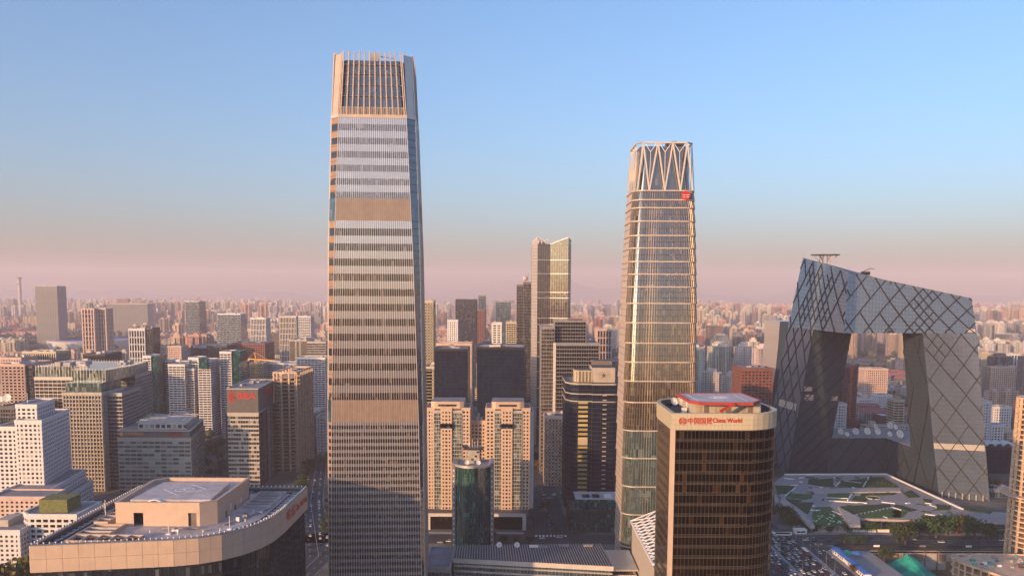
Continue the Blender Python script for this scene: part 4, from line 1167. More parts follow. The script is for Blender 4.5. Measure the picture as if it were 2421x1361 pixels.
for i in range(9):
    x = -357 + i * 6; m = MB(); m.bar((x, 798, 66.6), (x - 10, 852, 66.6), .6, .6); m.build('trellis_beam', 'pale_stone', t)
for y in (799, 812, 826, 839, 851): m = MB(); m.box(-358 - (y - 798) * .18, -308 - (y - 798) * .18, y - .3, y + .3, 66.95, 67.5); m.build('trellis_beam', 'pale_stone', t)
m = MB(); p = PY(287, 1016, 790.3); m.prism([(p.x - 2.4, 0), (p.x, -2.4), (p.x + 2.4, 0), (p.x, 2.4)], 0, .3); m.v = [(a, 790.3 - c, 56.9 + b) for a, b, c in m.v]
plain('sign_orange', (.75, .33, .14), .5, var=.04); m.build('sign_emblem', 'sign_orange', t)
p = PY(294, 1019, 790.3); text('sign_letters', '世纪财富中心', 'sign_orange', t, (p.x + 338, 790.3 - 828, 55.2), (R(90), 0, 0), 3.6, .12, .03, width=18.5)
p = PY(398, 1019, 790.3); text('sign_letters', '中国华融', 'sign_red', t, (p.x + 338, 790.3 - 828, 55.2), (R(90), 0, 0), 3.8, .12, .06, width=13)
m = MB(); m.box(-345, -330, 856, 864, 60, 68); m.box(-366, -352, 856, 863, 60, 65); m.build('lift_house', 'roof_pale', t)
t = thing('bank_tower', 'dark-topped bank tower with beige floor bands and red lettering', 'office tower', (-261, 860, 0))
BP = [(-276.2, 815), (-246.6, 815), (-254.6, 905), (-284, 905)]
fac(t, BP, 0, 73.3, 4.1, 2.5, 'glass_dark', 'beige_stone', sp=.42, pw=.2, pd=.12, sd=.4, each=190)
m = MB(); m.prism(offset_poly(BP, .4), 73.4, 97, 0, 1); m.build('dark_crown', ['granite_dark', 'roof_grey'], t)
m = MB(); m.prism([(-246.4, 816), (-245.9, 816), (-253.9, 904.5), (-254.4, 904.5)], 0, 73.3); m.build('side_glazing', 'glass_dark', t)
m = MB(); m.ring(offset_poly(BP, .6), offset_poly(BP, -.4), 97, 97.9); m.build('parapet', 'beige_stone', t)
m = MB(); m.prism(rect(-282.5, -276.8, 826, 880), 0, 78, 0, 1); m.build('stair_wing', ['glass_grey_dark', 'roof_grey'], t)
m = MB(); m.prism([(-248.4, 852), (-246.4, 852), (-250.4, 903), (-252.4, 903)], 0, 75); m.build('side_fin', 'glass_dark', t)
m = MB(); m.box(-248.6, -246.0, 851, 852, 0, 76); m.build('fin_edge', 'metal_grey', t)
roof_boxes(t, rect(-275, -258, 820, 900), 97, 9, hmax=2.5, seed=9)
p = PY(562, 946, 814.5); text('sign_letters', 'BEA', 'sign_red', t, (p.x + 261, 814.45 - 860, p.z), (R(90), 0, 0), 8.4, .15, .22, width=18.2)
p = PY(547, 938, 814.5)
m = MB()
for r_ in (3.6, 2.0): m.ring(arc(p.x, 0, r_, 0, 360, 20)[:-1], arc(p.x, 0, r_ - .7, 0, 360, 20)[:-1], 0, .3)
m.box(p.x - .35, p.x + .35, -6, 6, 0, .3); m.box(p.x - 3.2, p.x + 3.2, 4.6, 5.4, 0, .3); m.box(p.x - 3.4, p.x + 3.4, -.35, .35, 0, .3); m.box(p.x - 2.6, p.x - .3, -5.4, -4.6, 0, .3); m.box(p.x + .3, p.x + 2.6, -5.4, -4.6, 0, .3)
m.v = [(a, 814.5 - c, p.z + b) for a, b, c in m.v]; m.build('sign_emblem', 'sign_red', t)
text('sign_letters', '东亚银行', 'sign_red', t, (-248.0 + .35 + 261, 838 - 860, 86), (R(90), 0, R(90) + math.atan2(8, 90)), 8.2, .15, .05, width=52)
t = thing('concrete_frame', 'unfinished orange-lit concrete frame building behind the bank tower', 'building shell', (-243, 915, 0))
x0, x1, y0, y1 = -252, -229, 890, 962
for k_ in range(26):
    z = 4.05 * (k_ + 1); m = MB(); m.box(x0 - .8, x1 + .8, y0 - .8, y1 + .8, z - .5, z)
    if z > 102: break
    m.build('floor_slab', 'raw_concrete', t)
for x in (x0, x0 + 8, x0 + 16, x0 + 24, x1):
    for y in (y0, y0 + 12, y0 + 24, y0 + 37, y0 + 49, y0 + 61, y1):
        if x in (x0 + 8, x0 + 16) and y not in (y0,): continue
        m = MB(); m.box(x - .8, x + .8, y - .8, y + .8, 0, 106.5); m.build('column', 'raw_concrete', t)
m = MB(); m.ring(rect(x0 - 1, x1 + 1, y0 - 1, y1 + 1), rect(x0 + 1, x1 - 1, y0 + 1, y1 - 1), 105.4, 107); m.build('top_beam', 'raw_concrete', t)
m = MB(); m.prism(rect(x0 + 6, x1 - 6, y0 + 10, y1 - 10), 0, 100); m.build('core_wall', 'dark_concrete', t)
EXC.append((-268, -216, 872, 965))
t = thing('apartment_complex', 'curved white-banded apartment complex with teal end walls and stepped roofs', 'apartment complex', (-436, 1175, 0))
wb = dict(ST['band']); wb['bw'] = 5
for x0, x1, yt, Y, d, st in ((338, 356, 842, 1138, 30, 0), (372, 398, 852, 1165, 30, 0), (398, 436, 862, 1142, 30, 0), (436, 458, 872, 1150, 30, 0), (446, 470, 846, 1158, 28, 0), (468, 497, 852, 1110, 34, 0), (498, 522, 868, 1160, 30, 0), (520, 546, 832, 1128, 34, 0)):
    poly, z = from_px(x0, x1, yt, Y, d); fac(t, poly, 0, z, join=True, **wb)
for x0, x1, yt, Y, d in ((356, 372, 846, 1140, 30), (546, 567, 834, 1130, 30), (470, 490, 850, 1106, 4)):
    poly, z = from_px(x0, x1, yt, Y, d); fac(t, poly, 0 if x0 != 470 else z - 12, z + 1.5, 3.2, 4, 'glass_dark', 'teal_wall' if 'teal_wall' in MATS else 'glass_teal', sp=.5, pw=2.0, join=True)
roof_boxes(t, from_px(398, 500, 855, 1142, 30)[0], PY(440, 850, 1142).z - 3, 5, mats=('white_tile', 'pale_stone'), seed=5)
simple('apartment_tower', 'pale green and cream apartment block beneath the yellow crane', 590, 622, 858, 1240, 24, 'green', gl='glass_dark', wall='cream_tile', sp=.5, pw=1.6, bw=4)
simple('apartment_tower', 'white-banded apartment block with dark green end, just right of the crane', 624, 700, 858, 1262, 26, 'band', bw=5)
simple('apartment_tower', 'white-banded apartment block half hidden by the tallest tower, dark green corner', 702, 768, 846, 1240, 28, 'band', bw=5)
simple('apartment_tower', 'small white apartment block at the foot of the tallest tower, left side', 748, 772, 985, 960, 24, 'white')
simple('office_block', 'low blue-glass office with round roof behind the concrete frame', 716, 752, 975, 1010, 40, 'blue', roof='roof_pale')
t = thing('tower_crane', 'yellow tower crane standing over the apartment blocks', 'crane', (PY(606, 890, 1225).x, 1225, 0))
L = WLOC(t); zt_ = PY(606, 850, 1225).z
m = MB()
for dx, dy in ((-1.2, -1.2), (1.2, -1.2), (1.2, 1.2), (-1.2, 1.2)): m.bar((L[0] + dx, L[1] + dy, 0), (L[0] + dx, L[1] + dy, zt_), .5)
z = 0
while z < zt_ - 3:
    for a, b in (((-1.2, -1.2), (1.2, -1.2)), ((1.2, -1.2), (1.2, 1.2)), ((-1.2, 1.2), (-1.2, -1.2))): m.bar((L[0] + a[0], L[1] + a[1], z), (L[0] + b[0], L[1] + b[1], z + 3), .3)
    z += 3
m.build('mast', 'yellow_paint', t)
m = MB(); m.bar((L[0] - 12, L[1] + 4, zt_ + 1), (L[0] + 30, L[1] - 6, zt_ - 1), 1.5, 1.5); m.build('jib', 'yellow_paint', t)
m = MB(); m.bar((L[0], L[1], zt_), (L[0] - 2, L[1], zt_ + 11), 1.0); m.bar((L[0] - 2, L[1], zt_ + 11), (L[0] - 12, L[1] + 4, zt_ + 1), .3); m.bar((L[0] - 2, L[1], zt_ + 11), (L[0] + 20, L[1] - 3.5, zt_ - .5), .3); m.build('apex', 'yellow_paint', t)
m = MB(); m.box(L[0] - 13, L[0] - 10, L[1] + 2.5, L[1] + 5.5, zt_ - 2, zt_ + .5); m.build('counterweight', 'concrete', t)
simple('red_office', 'long dark red office block left of the tallest tower', 548, 626, 812, 1520, 60, 'brick')
tt, poly, z = simple('office_block', 'dark glass office with white rooftop lettering, right of the twin ribbed towers', 452, 536, 818, 1480, 60, 'dark')
p = PY(456, 824, 1479.7); text('sign_letters', '朝外SOHO', 'white_paint', tt, (p.x - WLOC(tt)[0], 1479.5 - WLOC(tt)[1], p.z), (R(90), 0, 0), 6, .2, .1, width=24)
simple('office_block', 'plain beige slab office with few windows, left of the tallest tower', 684, 724, 804, 1430, 60, 'beige', bw=8, sp=.7, pw=5)
simple('office_block', 'dark grid office block tucked behind the plain beige slab', 726, 770, 808, 1400, 60, 'dark', wall='beige_stone', sp=.3)
simple('apartment_block', 'small pink apartment block in front of the dark lettered office', 379, 428, 818, 1420, 30, 'pink')
simple('ribbed_tower', 'tall white-ribbed tower with dark right flank, left middle distance', 304, 342, 778, 1400, 34, 'fins', wall='white_tile', bw=4.4, cat='tower')
simple('ribbed_tower', 'dark slab tower joined behind the white-ribbed tower', 343, 360, 776, 1402, 30, 'dark', cat='tower')
simple('twin_office', 'left of two brown ribbed office towers near the stadium', 192, 222, 730, 2300, 40, 'fins', gl='glass_bronze', wall='pink_wall', bw=8, pw=3, cat='office tower')
simple('twin_office', 'right of two brown ribbed office towers near the stadium', 225, 250, 729, 2320, 40, 'fins', gl='glass_bronze', wall='pink_wall', bw=8, pw=3, cat='office tower')
simple('dark_tower', 'wide dark grey office tower rising above the skyline at left', 82, 134, 676, 2900, 60, 'grey', wall='concrete', bw=6, cat='office tower', plant=2)
simple('slab_office', 'long dark blue office slab in the haze, left of centre', 252, 348, 718, 3700, 60, 'grey', bw=8)
simple('office_block', 'blue glass office block in the left distance', 438, 470, 712, 2250, 50, 'blue')
simple('office_block', 'blue-grey glass office with pale end wall, left distance', 514, 568, 742, 1900, 46, 'blue', wall='white_tile')
simple('ribbed_tower', 'white-ribbed tower block in the left distance beside the tallest tower', 592, 628, 752, 1850, 34, 'fins', wall='white_tile', cat='tower')
simple('apartment_tower', 'white-banded round apartment tower just left of the tallest tower', 706, 734, 748, 1700, 30, 'band', bw=4)
simple('ribbed_tower', 'pale ribbed tower with blue flank, left of the white-banded round tower', 660, 700, 748, 1780, 36, 'fins', cat='tower')
t = thing('stadium', 'oval stadium with a white rim and blue seats', 'stadium', (-1470, 2980, 0))
m = MB(); n = 48; el = lambda rx, ry, z: [(-1470 + rx * math.cos(2 * math.pi * i / n), 2980 + ry * math.sin(2 * math.pi * i / n), z) for i in range(n)]
m.loft(el(128, 190, 0), el(135, 200, 26)); m.build('outer_wall', 'white_tile', t)
m = MB(); m.loft(el(135, 200, 26), el(110, 165, 28)); m.build('rim_roof', 'roof_pale', t)
m = MB(); m.loft(el(118, 175, 24), el(70, 110, 3)); m.build('seating', 'blue_sheet', t)
m = MB(); m.face(el(70, 110, 2)); m.build('pitch', 'lawn', t)
EXC.append((-1620, -1320, 2760, 3200))
t = thing('observation_tower', 'slim observation tower far off on the left horizon', 'tower', (PY(47, 690, 5200).x, 5200, 0)); L = WLOC(t)
zt_ = PY(47, 652, 5200).z
m = MB(); m.cyl(L[0], L[1], 11, 0, zt_ - 12, 12, r2=9); m.build('shaft', 'concrete', t)
m = MB(); m.cyl(L[0], L[1], 9, zt_ - 20, zt_ - 8, 12, r2=19, bottom=True); m.build('head', 'concrete', t)
m = MB(); m.cyl(L[0] - 8, L[1], 14, zt_ - 50, zt_ - 44, 12, r2=16, bottom=True); m.build('lower_deck', 'concrete', t)
tt, poly, z = simple('grey_office', 'dark grey ribbed office block with dishes on its roof, at the left edge', 0, 74, 962, 800, 60, 'grey', gl='glass_dark', wall='dark_concrete', bw=2.4)
for x, y, r, lab in ((18, 920, 4.2, 'big cream satellite dish on the dark ribbed roof, left edge'), (2, 925, 3.0, 'smaller dish cut by the left edge of the picture')):
    p = PY(x, 958, 830); dish(lab, (p.x, 830, z + .2), r, .1, R(25), group='dishes on the left office roof')
simple('brick_office', 'orange-brown brick office with deep window bays, left edge', 0, 58, 862, 1000, 60, 'brown', wall='pink_wall', gl='glass_bronze', bw=4.5, pw=1.6)
simple('brick_office', 'dark side block adjoining the orange-brown brick office', 59, 76, 866, 1003, 60, 'dark')
simple('ribbed_block', 'low peach block with tall ribs, left edge beyond the brick office', 52, 132, 832, 1200, 40, 'fins', wall='cream_tile')
simple('ribbed_block', 'low pink block left of the peach ribbed block', 0, 50, 846, 1150, 40, 'pink')
simple('black_office', 'black glass wedge office behind the transparent glass top', 196, 248, 838, 1150, 50, 'navy')
simple('black_office', 'low black flat-roofed block left of the black wedge office', 104, 194, 858, 1100, 60, 'navy')
t = thing('small_block', 'small white block with rounded window bays and a mossy rooftop box', 'building', (-312, 575, 0))
fac(t, [(-330, 562), (-324, 556), (-292, 556), (-292, 590), (-330, 590)], 0, 41, 3.6, 4.8, 'glass_bronze', 'white_tile', sp=.45, pw=1.3, sd=.8, pd=.4)
m = MB(); m.box(-320, -301, 562, 580, 41.2, 50); m.build('mossy_roof_box', 'green_wall', t)
t = thing('apartment_block', 'low pink-lit apartment block with small windows, bottom left corner', 'apartment block', (-340, 560, 0))
fac(t, rect(-352, -324, 545, 590), 0, 33, 3.1, 3.4, 'glass_dark', 'white_tile', sp=.5, pw=1.7, sd=.3)
fac(t, rect(-372, -330, 592, 615), 0, 44, 3.1, 3.4, 'glass_dark', 'pink_wall', sp=.5, pw=1.7, sd=.3, join=True)
m = MB(); m.box(-346, -338, 556, 572, 33, 37.5); m.build('stair_house', 'beige_stone', t)
# centre -----------------------------------------------------------
simple('beige_tower', 'slim beige tower with dark glass cap, hugging the tallest tower', 996, 1024, 712, 1000, 30, 'beige', wall='cream_tile', fh=3.4, cat='tower')
simple('beige_tower_cap', '', 998, 1024, 688, 1003, 26, 'blue', t=None, z0=0) if 0 else None
tt, poly, z = simple('cream_office', 'cream office with red square logo and vertical lettering', 1005, 1062, 868, 945, 40, 'beige', wall='cream_tile', bw=12, sp=.8, pw=8)
p = PY(1038, 886, 944.5); m = MB(); m.box(p.x - 1.6, p.x + 1.6, 944.2, 944.5, p.z - 3.2, p.z); m.build('sign_logo', 'sign_red', tt)
for i, c_ in enumerate('中服大厦'):
    p = PY(1035, 899 + i * 8.5, 944.5); text('sign_letters', c_, 'steel_black', tt, (p.x - WLOC(tt)[0], 944.3 - WLOC(tt)[1], p.z - 1.4), (R(90), 0, 0), 3.4, .1, .03)
p = PY(1022, 868, 950); dish('white dish on the cream office roof beside the tallest tower', (p.x, 955, z), 2.2, .1, R(30), group='office roof dishes')
simple('navy_block', 'dark navy glass block, narrower one, right of the tallest tower', 1027, 1106, 826, 930, 50, 'navy')
simple('navy_block', 'wide dark navy glass block behind the twin apartment towers', 1128, 1240, 822, 900, 60, 'navy', roof='roof_pale')
simple('ball_tower', 'slim dark tower with a rooftop ball, left of the folded glass tower', 1222, 1240, 674, 1180, 40, 'dark', wall='brown_stone', bw=2.2, cat='tower', plant=0)
tt, poly, z = simple('ball_tower', 'dark bronze slab with antenna ball touching the folded glass tower', 1238, 1256, 668, 1178, 44, 'dark', wall='brown_stone', bw=2.2, cat='tower', plant=0)
p = PY(1242, 660, 1190); bm = bmesh.new(); bmesh.ops.create_icosphere(bm, subdivisions=2, radius=3.6); me = bpy.data.meshes.new('roof_ball'); bm.to_mesh(me); bm.free(); me.materials.append(MATS['pink_wall'])
o = link('roof_ball', me, tt, (p.x - WLOC(tt)[0], 1190 - WLOC(tt)[1], z + 6)); m = MB(); m.cyl(p.x, 1190, .5, z, z + 6, 6); m.cyl(p.x + 4, 1190, .25, z, z + 14, 6); m.build('roof_mast', 'metal_grey', tt)
simple('curved_office', 'blue-grey office with a sloping roofline, in the haze right of the tallest tower', 1172, 1208, 712, 1550, 40, 'blue')
simple('office_block', 'cream tower block left of the dark ball tower', 1197, 1220, 762, 1260, 30, 'band', wall='cream_tile', bw=4)
simple('office_block', 'white-framed narrow office left of the cream tower block', 1163, 1186, 764, 1280, 30, 'white', bw=6, pw=2)
simple('office_block', 'dark blue glass office, third from the tallest tower in the haze', 1077, 1126, 708, 1900, 60, 'dark')
simple('office_block', 'brick red ministry block with a central turret, right of the tallest tower', 1100, 1146, 734, 2100, 60, 'brick')
simple('office_block', 'dark blue tower behind the brick red ministry block', 1131, 1148, 698, 2300, 40, 'blue')
simple('apartment_block', 'long pink block with rows of small windows above the navy blocks', 1028, 1115, 812, 1100, 30, 'pink')
simple('apartment_tower', 'white slab tower with dark centre strip, near the tallest tower', 1058, 1082, 757, 1350, 24, 'white')
simple('apartment_tower', 'pale ribbed apartment tower right of the stepped glass tower', 1412, 1446, 778, 1380, 36, 'fins', wall='pink_wall', bw=5)
t = thing('folded_tower', 'tall folded glass tower with lettering and golden left edge', 'skyscraper', (47, 1085, 0))
fp = [(24.5, 1068), (31, 1058), (47, 1063), (69, 1058), (73, 1066), (73, 1108), (24.5, 1108)]
zt = [254, 260, 252, 260, 256, 256, 254]
m = MB(); n = len(fp)
for i in range(n):
    j = (i + 1) % n; m.face([(*fp[i], 0), (*fp[j], 0), (*fp[j], zt[j]), (*fp[i], zt[i])], 1 if i in (0, 6) else 0)
m.face([(*p, 250) for p in fp], 2); m.build('glazing', ['glass_gold', 'metal_pale', 'roof_dark'], t)
for z in (24, 48, 72, 93, 112, 130, 152, 160, 185, 192, 215, 232):
    m = MB(); m.ring(offset_poly(fp, .4), offset_poly(fp, -.02), z, z + .9); m.build('ledge', 'metal_pale', t)
for q, u, n_ in walk(fp, 3.0)[0]:
    if cam_sees(q, n_): m = MB(); m.bar((q.x, q.y, 0), (q.x, q.y, 249), .22, .3, n=(n_.x, n_.y, 0)); m.build('mullion', 'metal_grey', t)
m = MB(); z = 4
while z < 250: m.ring(offset_poly(fp, .12), offset_poly(fp, -.02), z, z + .3); z += 4.1
tag(m.build('floor_lines', 'mullion_dark', t), kind='stuff')
for i in range(4): a, b = fp[i], fp[i + 1]; m = MB(); m.bar((*a, zt[i]), (*b, zt[i + 1]), .8, .8); m.build('top_trim', 'metal_white', t)
p = PY(1272, 579, 1057); text('sign_letters', 'FFC', 'metal_white', t, (p.x - 47, 1057.6 - 1085, p.z), (R(90), 0, R(16)), 8, .15, .1, width=14)
excl(fp)
t = thing('stepped_tower', 'stepped bronze-grey glass tower in front of the folded tower', 'office tower', (62, 905, 0))
kk = dict(fh=4.0, bw=2.6, sp=.2, pw=.22, pd=.3, sd=.3)
fac(t, rect(30.5, 44.2, 884, 930), 0, 156, gl='glass_gold', wall='metal_grey', **kk)
fac(t, rect(44.4, 90, 880, 925), 0, 139, gl='glass_bronze', wall='metal_grey', **kk)
fac(t, rect(45, 77.5, 892, 920), 139.2, 163, gl='glass_bronze', wall='metal_grey', **kk)
m = MB(); m.box(42.8, 45.6, 878.8, 880.4, 0, 140); m.build('corner_pier', 'pale_stone', t)
m = MB(); m.box(58, 74, 891.4, 892, 162.6, 164.4); m.build('roof_sign_panel', 'red_brick', t)
t = thing('emblem_tower', 'dark tower with gold window stripes and a round star emblem', 'office tower', (70, 760, 0))
pl = [(47.9, 748), (52, 738), (58, 734), (70, 734), (70, 731), (90, 731), (93, 740), (93, 790), (47.9, 790)]
fac(t, pl, 0, 113, 3.95, 1.9, 'glass_navy', 'metal_dark', sp=.14, pw=.12, pd=.12, sd=.12, join=True)
glass('glass_amber', (.45, .36, .12), (.62, .52, .22), thr=.4, rough=.12, spec=.8, per_object=True)
for k_ in range(22):
    z = 12 + k_ * 3.95
    if k_ == 12: m = MB(); m.box(58.2, 66.5, 733.4, 734, z - .8, z + 4.6); m.build('stripe_panel', 'cream_tile', t); continue
    m = MB(); m.box(58.2, 66.5, 733.55, 733.95, z, z + 2.0); m.build('stripe_window', 'glass_amber', t)
for k_ in range(24):
    z = 8 + k_ * 4.1; m = MB(); m.box(79, 82.5, 730.4, 730.9, z, z + .8); m.build('marker_strip', 'beige_stone', t)
for z, h_ in ((113, 1.2), (104, .8), (97.5, .8)): m = MB(); m.ring(offset_poly(pl, .6), offset_poly(pl, -.3), z - h_, z); m.build('cornice', 'beige_stone', t)
m = MB(); m.prism([(55, 742), (58, 737), (70, 737), (70, 760), (55, 760)], 113, 124, 0, 1); m.build('crown_drum', ['cream_tile', 'roof_dark'], t)
m = MB(); m.prism(rect(70.3, 90, 735, 765), 113, 126.5, 0, 1); m.build('crown_block', ['beige_stone', 'roof_dark'], t)
for i in range(5): x = 55.6 + i * 3; m = MB(); m.box(x, x + 1.3, 736.6, 737.0, 114, 123) if i else m.box(56.5, 57.5, 738.4, 738.8, 114, 123); m.build('crown_slot', 'brown_stone', t)
c = (80, 734.9, 119.8)
m = MB(); m.ring(arc(c[0], 0, 5.2, 0, 360, 30)[:-1], arc(c[0], 0, 4.5, 0, 360, 30)[:-1], 0, .3); m.ring(arc(c[0], 0, 3.2, 0, 360, 30)[:-1], arc(c[0], 0, 2.8, 0, 360, 30)[:-1], 0, .3)
for i in range(12): a = i * math.pi / 6; m.prism([(c[0] + 3.9 * math.cos(a) + .45 * math.cos(b), 3.9 * math.sin(a) + .45 * math.sin(b)) for b in (0, 1.57, 3.14, 4.71)], 0, .35)
m.v = [(a, 734.9 - d, 119.8 + b) for a, b, d in m.v]; m.build('round_emblem', 'cream_tile', t)
m = MB(); st = [((2.5 if i % 2 == 0 else 1.0) * math.sin(i * math.pi / 5), (2.5 if i % 2 == 0 else 1.0) * math.cos(i * math.pi / 5)) for i in range(10)]
m.face([(c[0] + a, 734.5, 119.8 + b) for a, b in reversed(st)]); m.loft([(c[0] + a, 734.95, 119.8 + b) for a, b in st], [(c[0] + a, 734.5, 119.8 + b) for a, b in st]); m.build('star', 'granite_dark', t)
m = MB(); m.prism(rect(74, 91, 768, 786), 113, 130, 0, 1); m.build('rear_crown', ['brown_stone', 'roof_dark'], t)
tt, poly, z = simple('stone_tower', 'small pale stone tower with square windows beside the hotel street', 1288, 1337, 985, 830, 26, 'grid', wall='pink_wall')
p = PY(1330, 978, 840); dish('small dome dish on the pale stone tower', (p.x, 845, z), 2.0, .1, R(40), group='office roof dishes')
def twin(t, xa, xb, mir):
    """one of two orange-lit apartment towers: stone piers with windows, glazed balcony strips, stone crown"""
    w = (xb - xa); Y = 688
    segs = [(0, .20, 's', 2.0), (.20, .36, 'g', 1.2), (.36, .60, 's', 0.0), (.60, .82, 'g', 1.2), (.82, 1, 's', 2.0)]
    for a, b, kd, back in segs:
        x0, x1 = xa + w * a, xa + w * b
        top = 96 if kd == 's' else 94
        if kd == 's': fac(t, rect(x0, x1 - .05, Y + back, Y + 34), 12, top, 3.1, 2.9, 'glass_dark', 'granite_pink', sp=.5, pw=1.25, pd=.28, sd=.3, join=True, top=1.2)
        else: fac(t, rect(x0, x1 - .05, Y + back, Y + 33), 12, top, 3.1, 2.2, 'glass_green', 'concrete', sp=.18, pw=.25, pd=.2, sd=.35, join=True, top=1.2)
    m = MB(); m.box(xa + w * .34, xa + w * .64, Y - .3, Y + 1.5, 80, 84); m.build('dark_band', 'glass_dark', t)
    m = MB(); m.prism([(xa + w * .14, Y + 2.5), (xa + w * .22, Y + .8), (xb - w * .22, Y + .8), (xb - w * .14, Y + 2.5), (xb - w * .14, Y + 30), (xa + w * .14, Y + 30)], 96, 102, 0, 1); m.build('stone_crown', ['granite_pink', 'roof_grey'], t)
    for z in (98, 100.4): m = MB(); m.ring([(xa + w * .14 - .4, Y + 2.2), (xa + w * .22, Y + .4), (xb - w * .22, Y + .4), (xb - w * .14 + .4, Y + 2.2), (xb - w * .14 + .4, Y + 30.4), (xa + w * .14 - .4, Y + 30.4)], [(xa + w * .14, Y + 2.5), (xa + w * .22, Y + .8), (xb - w * .22, Y + .8), (xb - w * .14, Y + 2.5), (xb - w * .14, Y + 30), (xa + w * .14, Y + 30)], z, z + .7); m.build('crown_band', 'granite_pink', t)
    m = MB(); m.box(xa + w * .3, xb - w * .3, Y + .4, Y + 1.0, 98.2, 99.8); m.build('crown_window', 'glass_dark', t)
    # podium portal
    m = MB(); m.box(xa + 1, xb - 1, Y - 17, Y + 36, 0, 12.2); m.build('podium', 'granite_dark', t)
    for q in ((xa + 3, xa + 6), (xb - 6, xb - 3)): m = MB(); m.box(q[0], q[1], Y - 18.2, Y - 16.9, 0, 11); m.build('portal_leg', 'pale_stone', t)
    m = MB(); m.box(xa + 3, xb - 3, Y - 18.2, Y - 16.9, 11, 13.5); m.build('portal_beam', 'pale_stone', t)
    m = MB(); m.box(xa + 6, xb - 6, Y - 17.3, Y - 16.95, .3, 10.6); m.build('portal_glass', 'glass_bronze', t)
t = thing('apartment_tower', 'left of two orange-lit stone apartment towers with green balcony strips', 'apartment tower', (-53, 705, 0)); twin(t, -71.5, -34.5, 1)
t = thing('apartment_tower', 'right of two orange-lit stone apartment towers, dark shaded right flank', 'apartment tower', (-4, 705, 0)); twin(t, -21.5, 15, 1)
fac(t, rect(15.1, 18, 694, 726), 12, 92, 3.1, 3, 'glass_dark', 'white_tile', sp=.5, pw=1.4, join=True)
t = thing('link_block', 'lower apartment block joining the two orange-lit towers', 'apartment block', (-28, 715, 0)); fac(t, rect(-34.3, -21.7, 700, 722), 0, 84, 3.1, 2.9, 'glass_dark', 'granite_pink', sp=.5, pw=1.25, join=True); roof_boxes(t, rect(-34, -22, 702, 720), 84, 4, mats=('concrete', 'pale_stone'), hmax=6, seed=8)
t = thing('round_tower', 'teal glass round-fronted tower with two dishes and a white lift house', 'office tower', (-28.5, 620, 0))
pc = arc(-28.5, 621, 14.0, 205, 335, 16)
pc = [(-41.2, 634)] + pc + [(-15.8, 634)]
fac(t, pc, 0, 64, 3.8, 1.75, 'glass_teal', 'glass_teal', sp=.12, pw=.1, pd=.1, sd=.08, join=True, parapet=False, pier='mullion_dark')
m = MB(); m.ring(offset_poly(pc, .7), offset_poly(pc, -1.2), 63.6, 65.2); m.build('roof_ring', 'metal_pale', t)
m = MB(); m.face([(p[0], p[1], 64.3) for p in offset_poly(pc, -1)]); m.build('roof_deck', 'paving', t)
for x in (-42.6, -14.4):
    m = MB(); m.box(x - 1.2, x + 1.2, 614, 634, 0, 66); m.build('side_fin', 'metal_grey', t)
    for k_ in range(15): m = MB(); m.box(x - .5, x + .5, 613.7, 614.0, 4 + k_ * 4, 5.2 + k_ * 4); m.build('fin_window', 'dish_white', t)
m = MB(); m.box(-33, -24, 622, 632, 64, 74); m.build('lift_house', 'concrete', t)
for i, (x, z) in enumerate(((-31.5, 70), (-27.5, 69), (-30, 66.5), (-26, 72))): m = MB(); m.box(x, x + 1.6, 621.8, 622, z, z + 1.5); m.build('lift_house_window', 'glass_pane', t)
m = MB(); m.box(-36, -21, 624, 632, 74, 75.4); m.box(-37, -33.5, 626, 630, 75.4, 77); m.build('lift_house_roof', 'metal_dark', t)
for i in range(4): m = MB(); m.cyl(-31.5 + i * 2, 626, .15, 75, 80 + (i % 2) * 2, 5); m.build('antenna', 'metal_white', t)
dish('left of two dishes on the teal round tower', (-33.0, 615.5, 64.2), 1.7, .05, R(30), group='dishes on the teal tower'); dish('right of two dishes on the teal round tower', (-24.5, 615.5, 64.2), 1.7, .05, R(30), group='dishes on the teal tower')
# shopping podium in front
t = thing('mall_podium', 'low mall building with dark ribbed roof and glass front', 'shopping mall', (12, 530, 0))
rp = [(-37, 521), (63, 506), (60, 554), (-37.5, 548)]
m = MB(); m.prism(offset_poly(rp, -1.5), 0, 22, 0); m.build('glazing', ['glass_blue'], t)
m = MB(); m.prism(rp, 21, 24, 0, 1); m.build('roof_slab', ['pale_stone', 'roof_dark'], t)
for i in range(60):
    a = V((rp[0][0] + .6, rp[0][1] + .6, 24.1)).lerp(V((rp[1][0] - .6, rp[1][1] + .6, 24.1)), i / 59); b = V((rp[3][0] + .6, rp[3][1] - .6, 24.1)).lerp(V((rp[2][0] - .6, rp[2][1] - .6, 24.1)), i / 59)
    m = MB(); m.bar(a, b, .5, .5); m.build('roof_rib', 'metal_grey', t)
for z in (18.5, 15, 11.5): m = MB(); m.ring(offset_poly(rp, -.6), offset_poly(rp, -1.55), z, z + .9); m.build('floor_band', 'metal_pale', t)
m = MB()
for q, u, n_ in walk(offset_poly(rp, -1.4), 2.2)[0]: m.bar((q.x, q.y, 0), (q.x, q.y, 21), .18, .3, n=(n_.x, n_.y, 0))
tag(m.build('mullions', 'metal_grey', t), kind='stuff')
for x, y in ((1285, 1293), (1333, 1290), (1390, 1290), (1262, 1292)): p = PZ(x, y, 24.4); m = MB(); m.box(p.x - 3, p.x + 3, p.y - 1, p.y + 1, 24.3, 25.6); m.build('roof_light', 'metal_white' if x < 1270 else 'roof_grey', t)
for x, lab in ((1180, 'left white dish on the ribbed mall roof'), (1222, 'right white dish on the ribbed mall roof')): p = PZ(x, 1294, 24.4); dish(lab, (p.x, p.y, 24.3), 1.9, .1, R(35), group='dishes on the mall roof')
EXC.append((-60, 80, 490, 560))
t = thing('mall_wing', 'lower glass wing between the tallest tower and the ribbed mall', 'building', (-46, 535, 0))
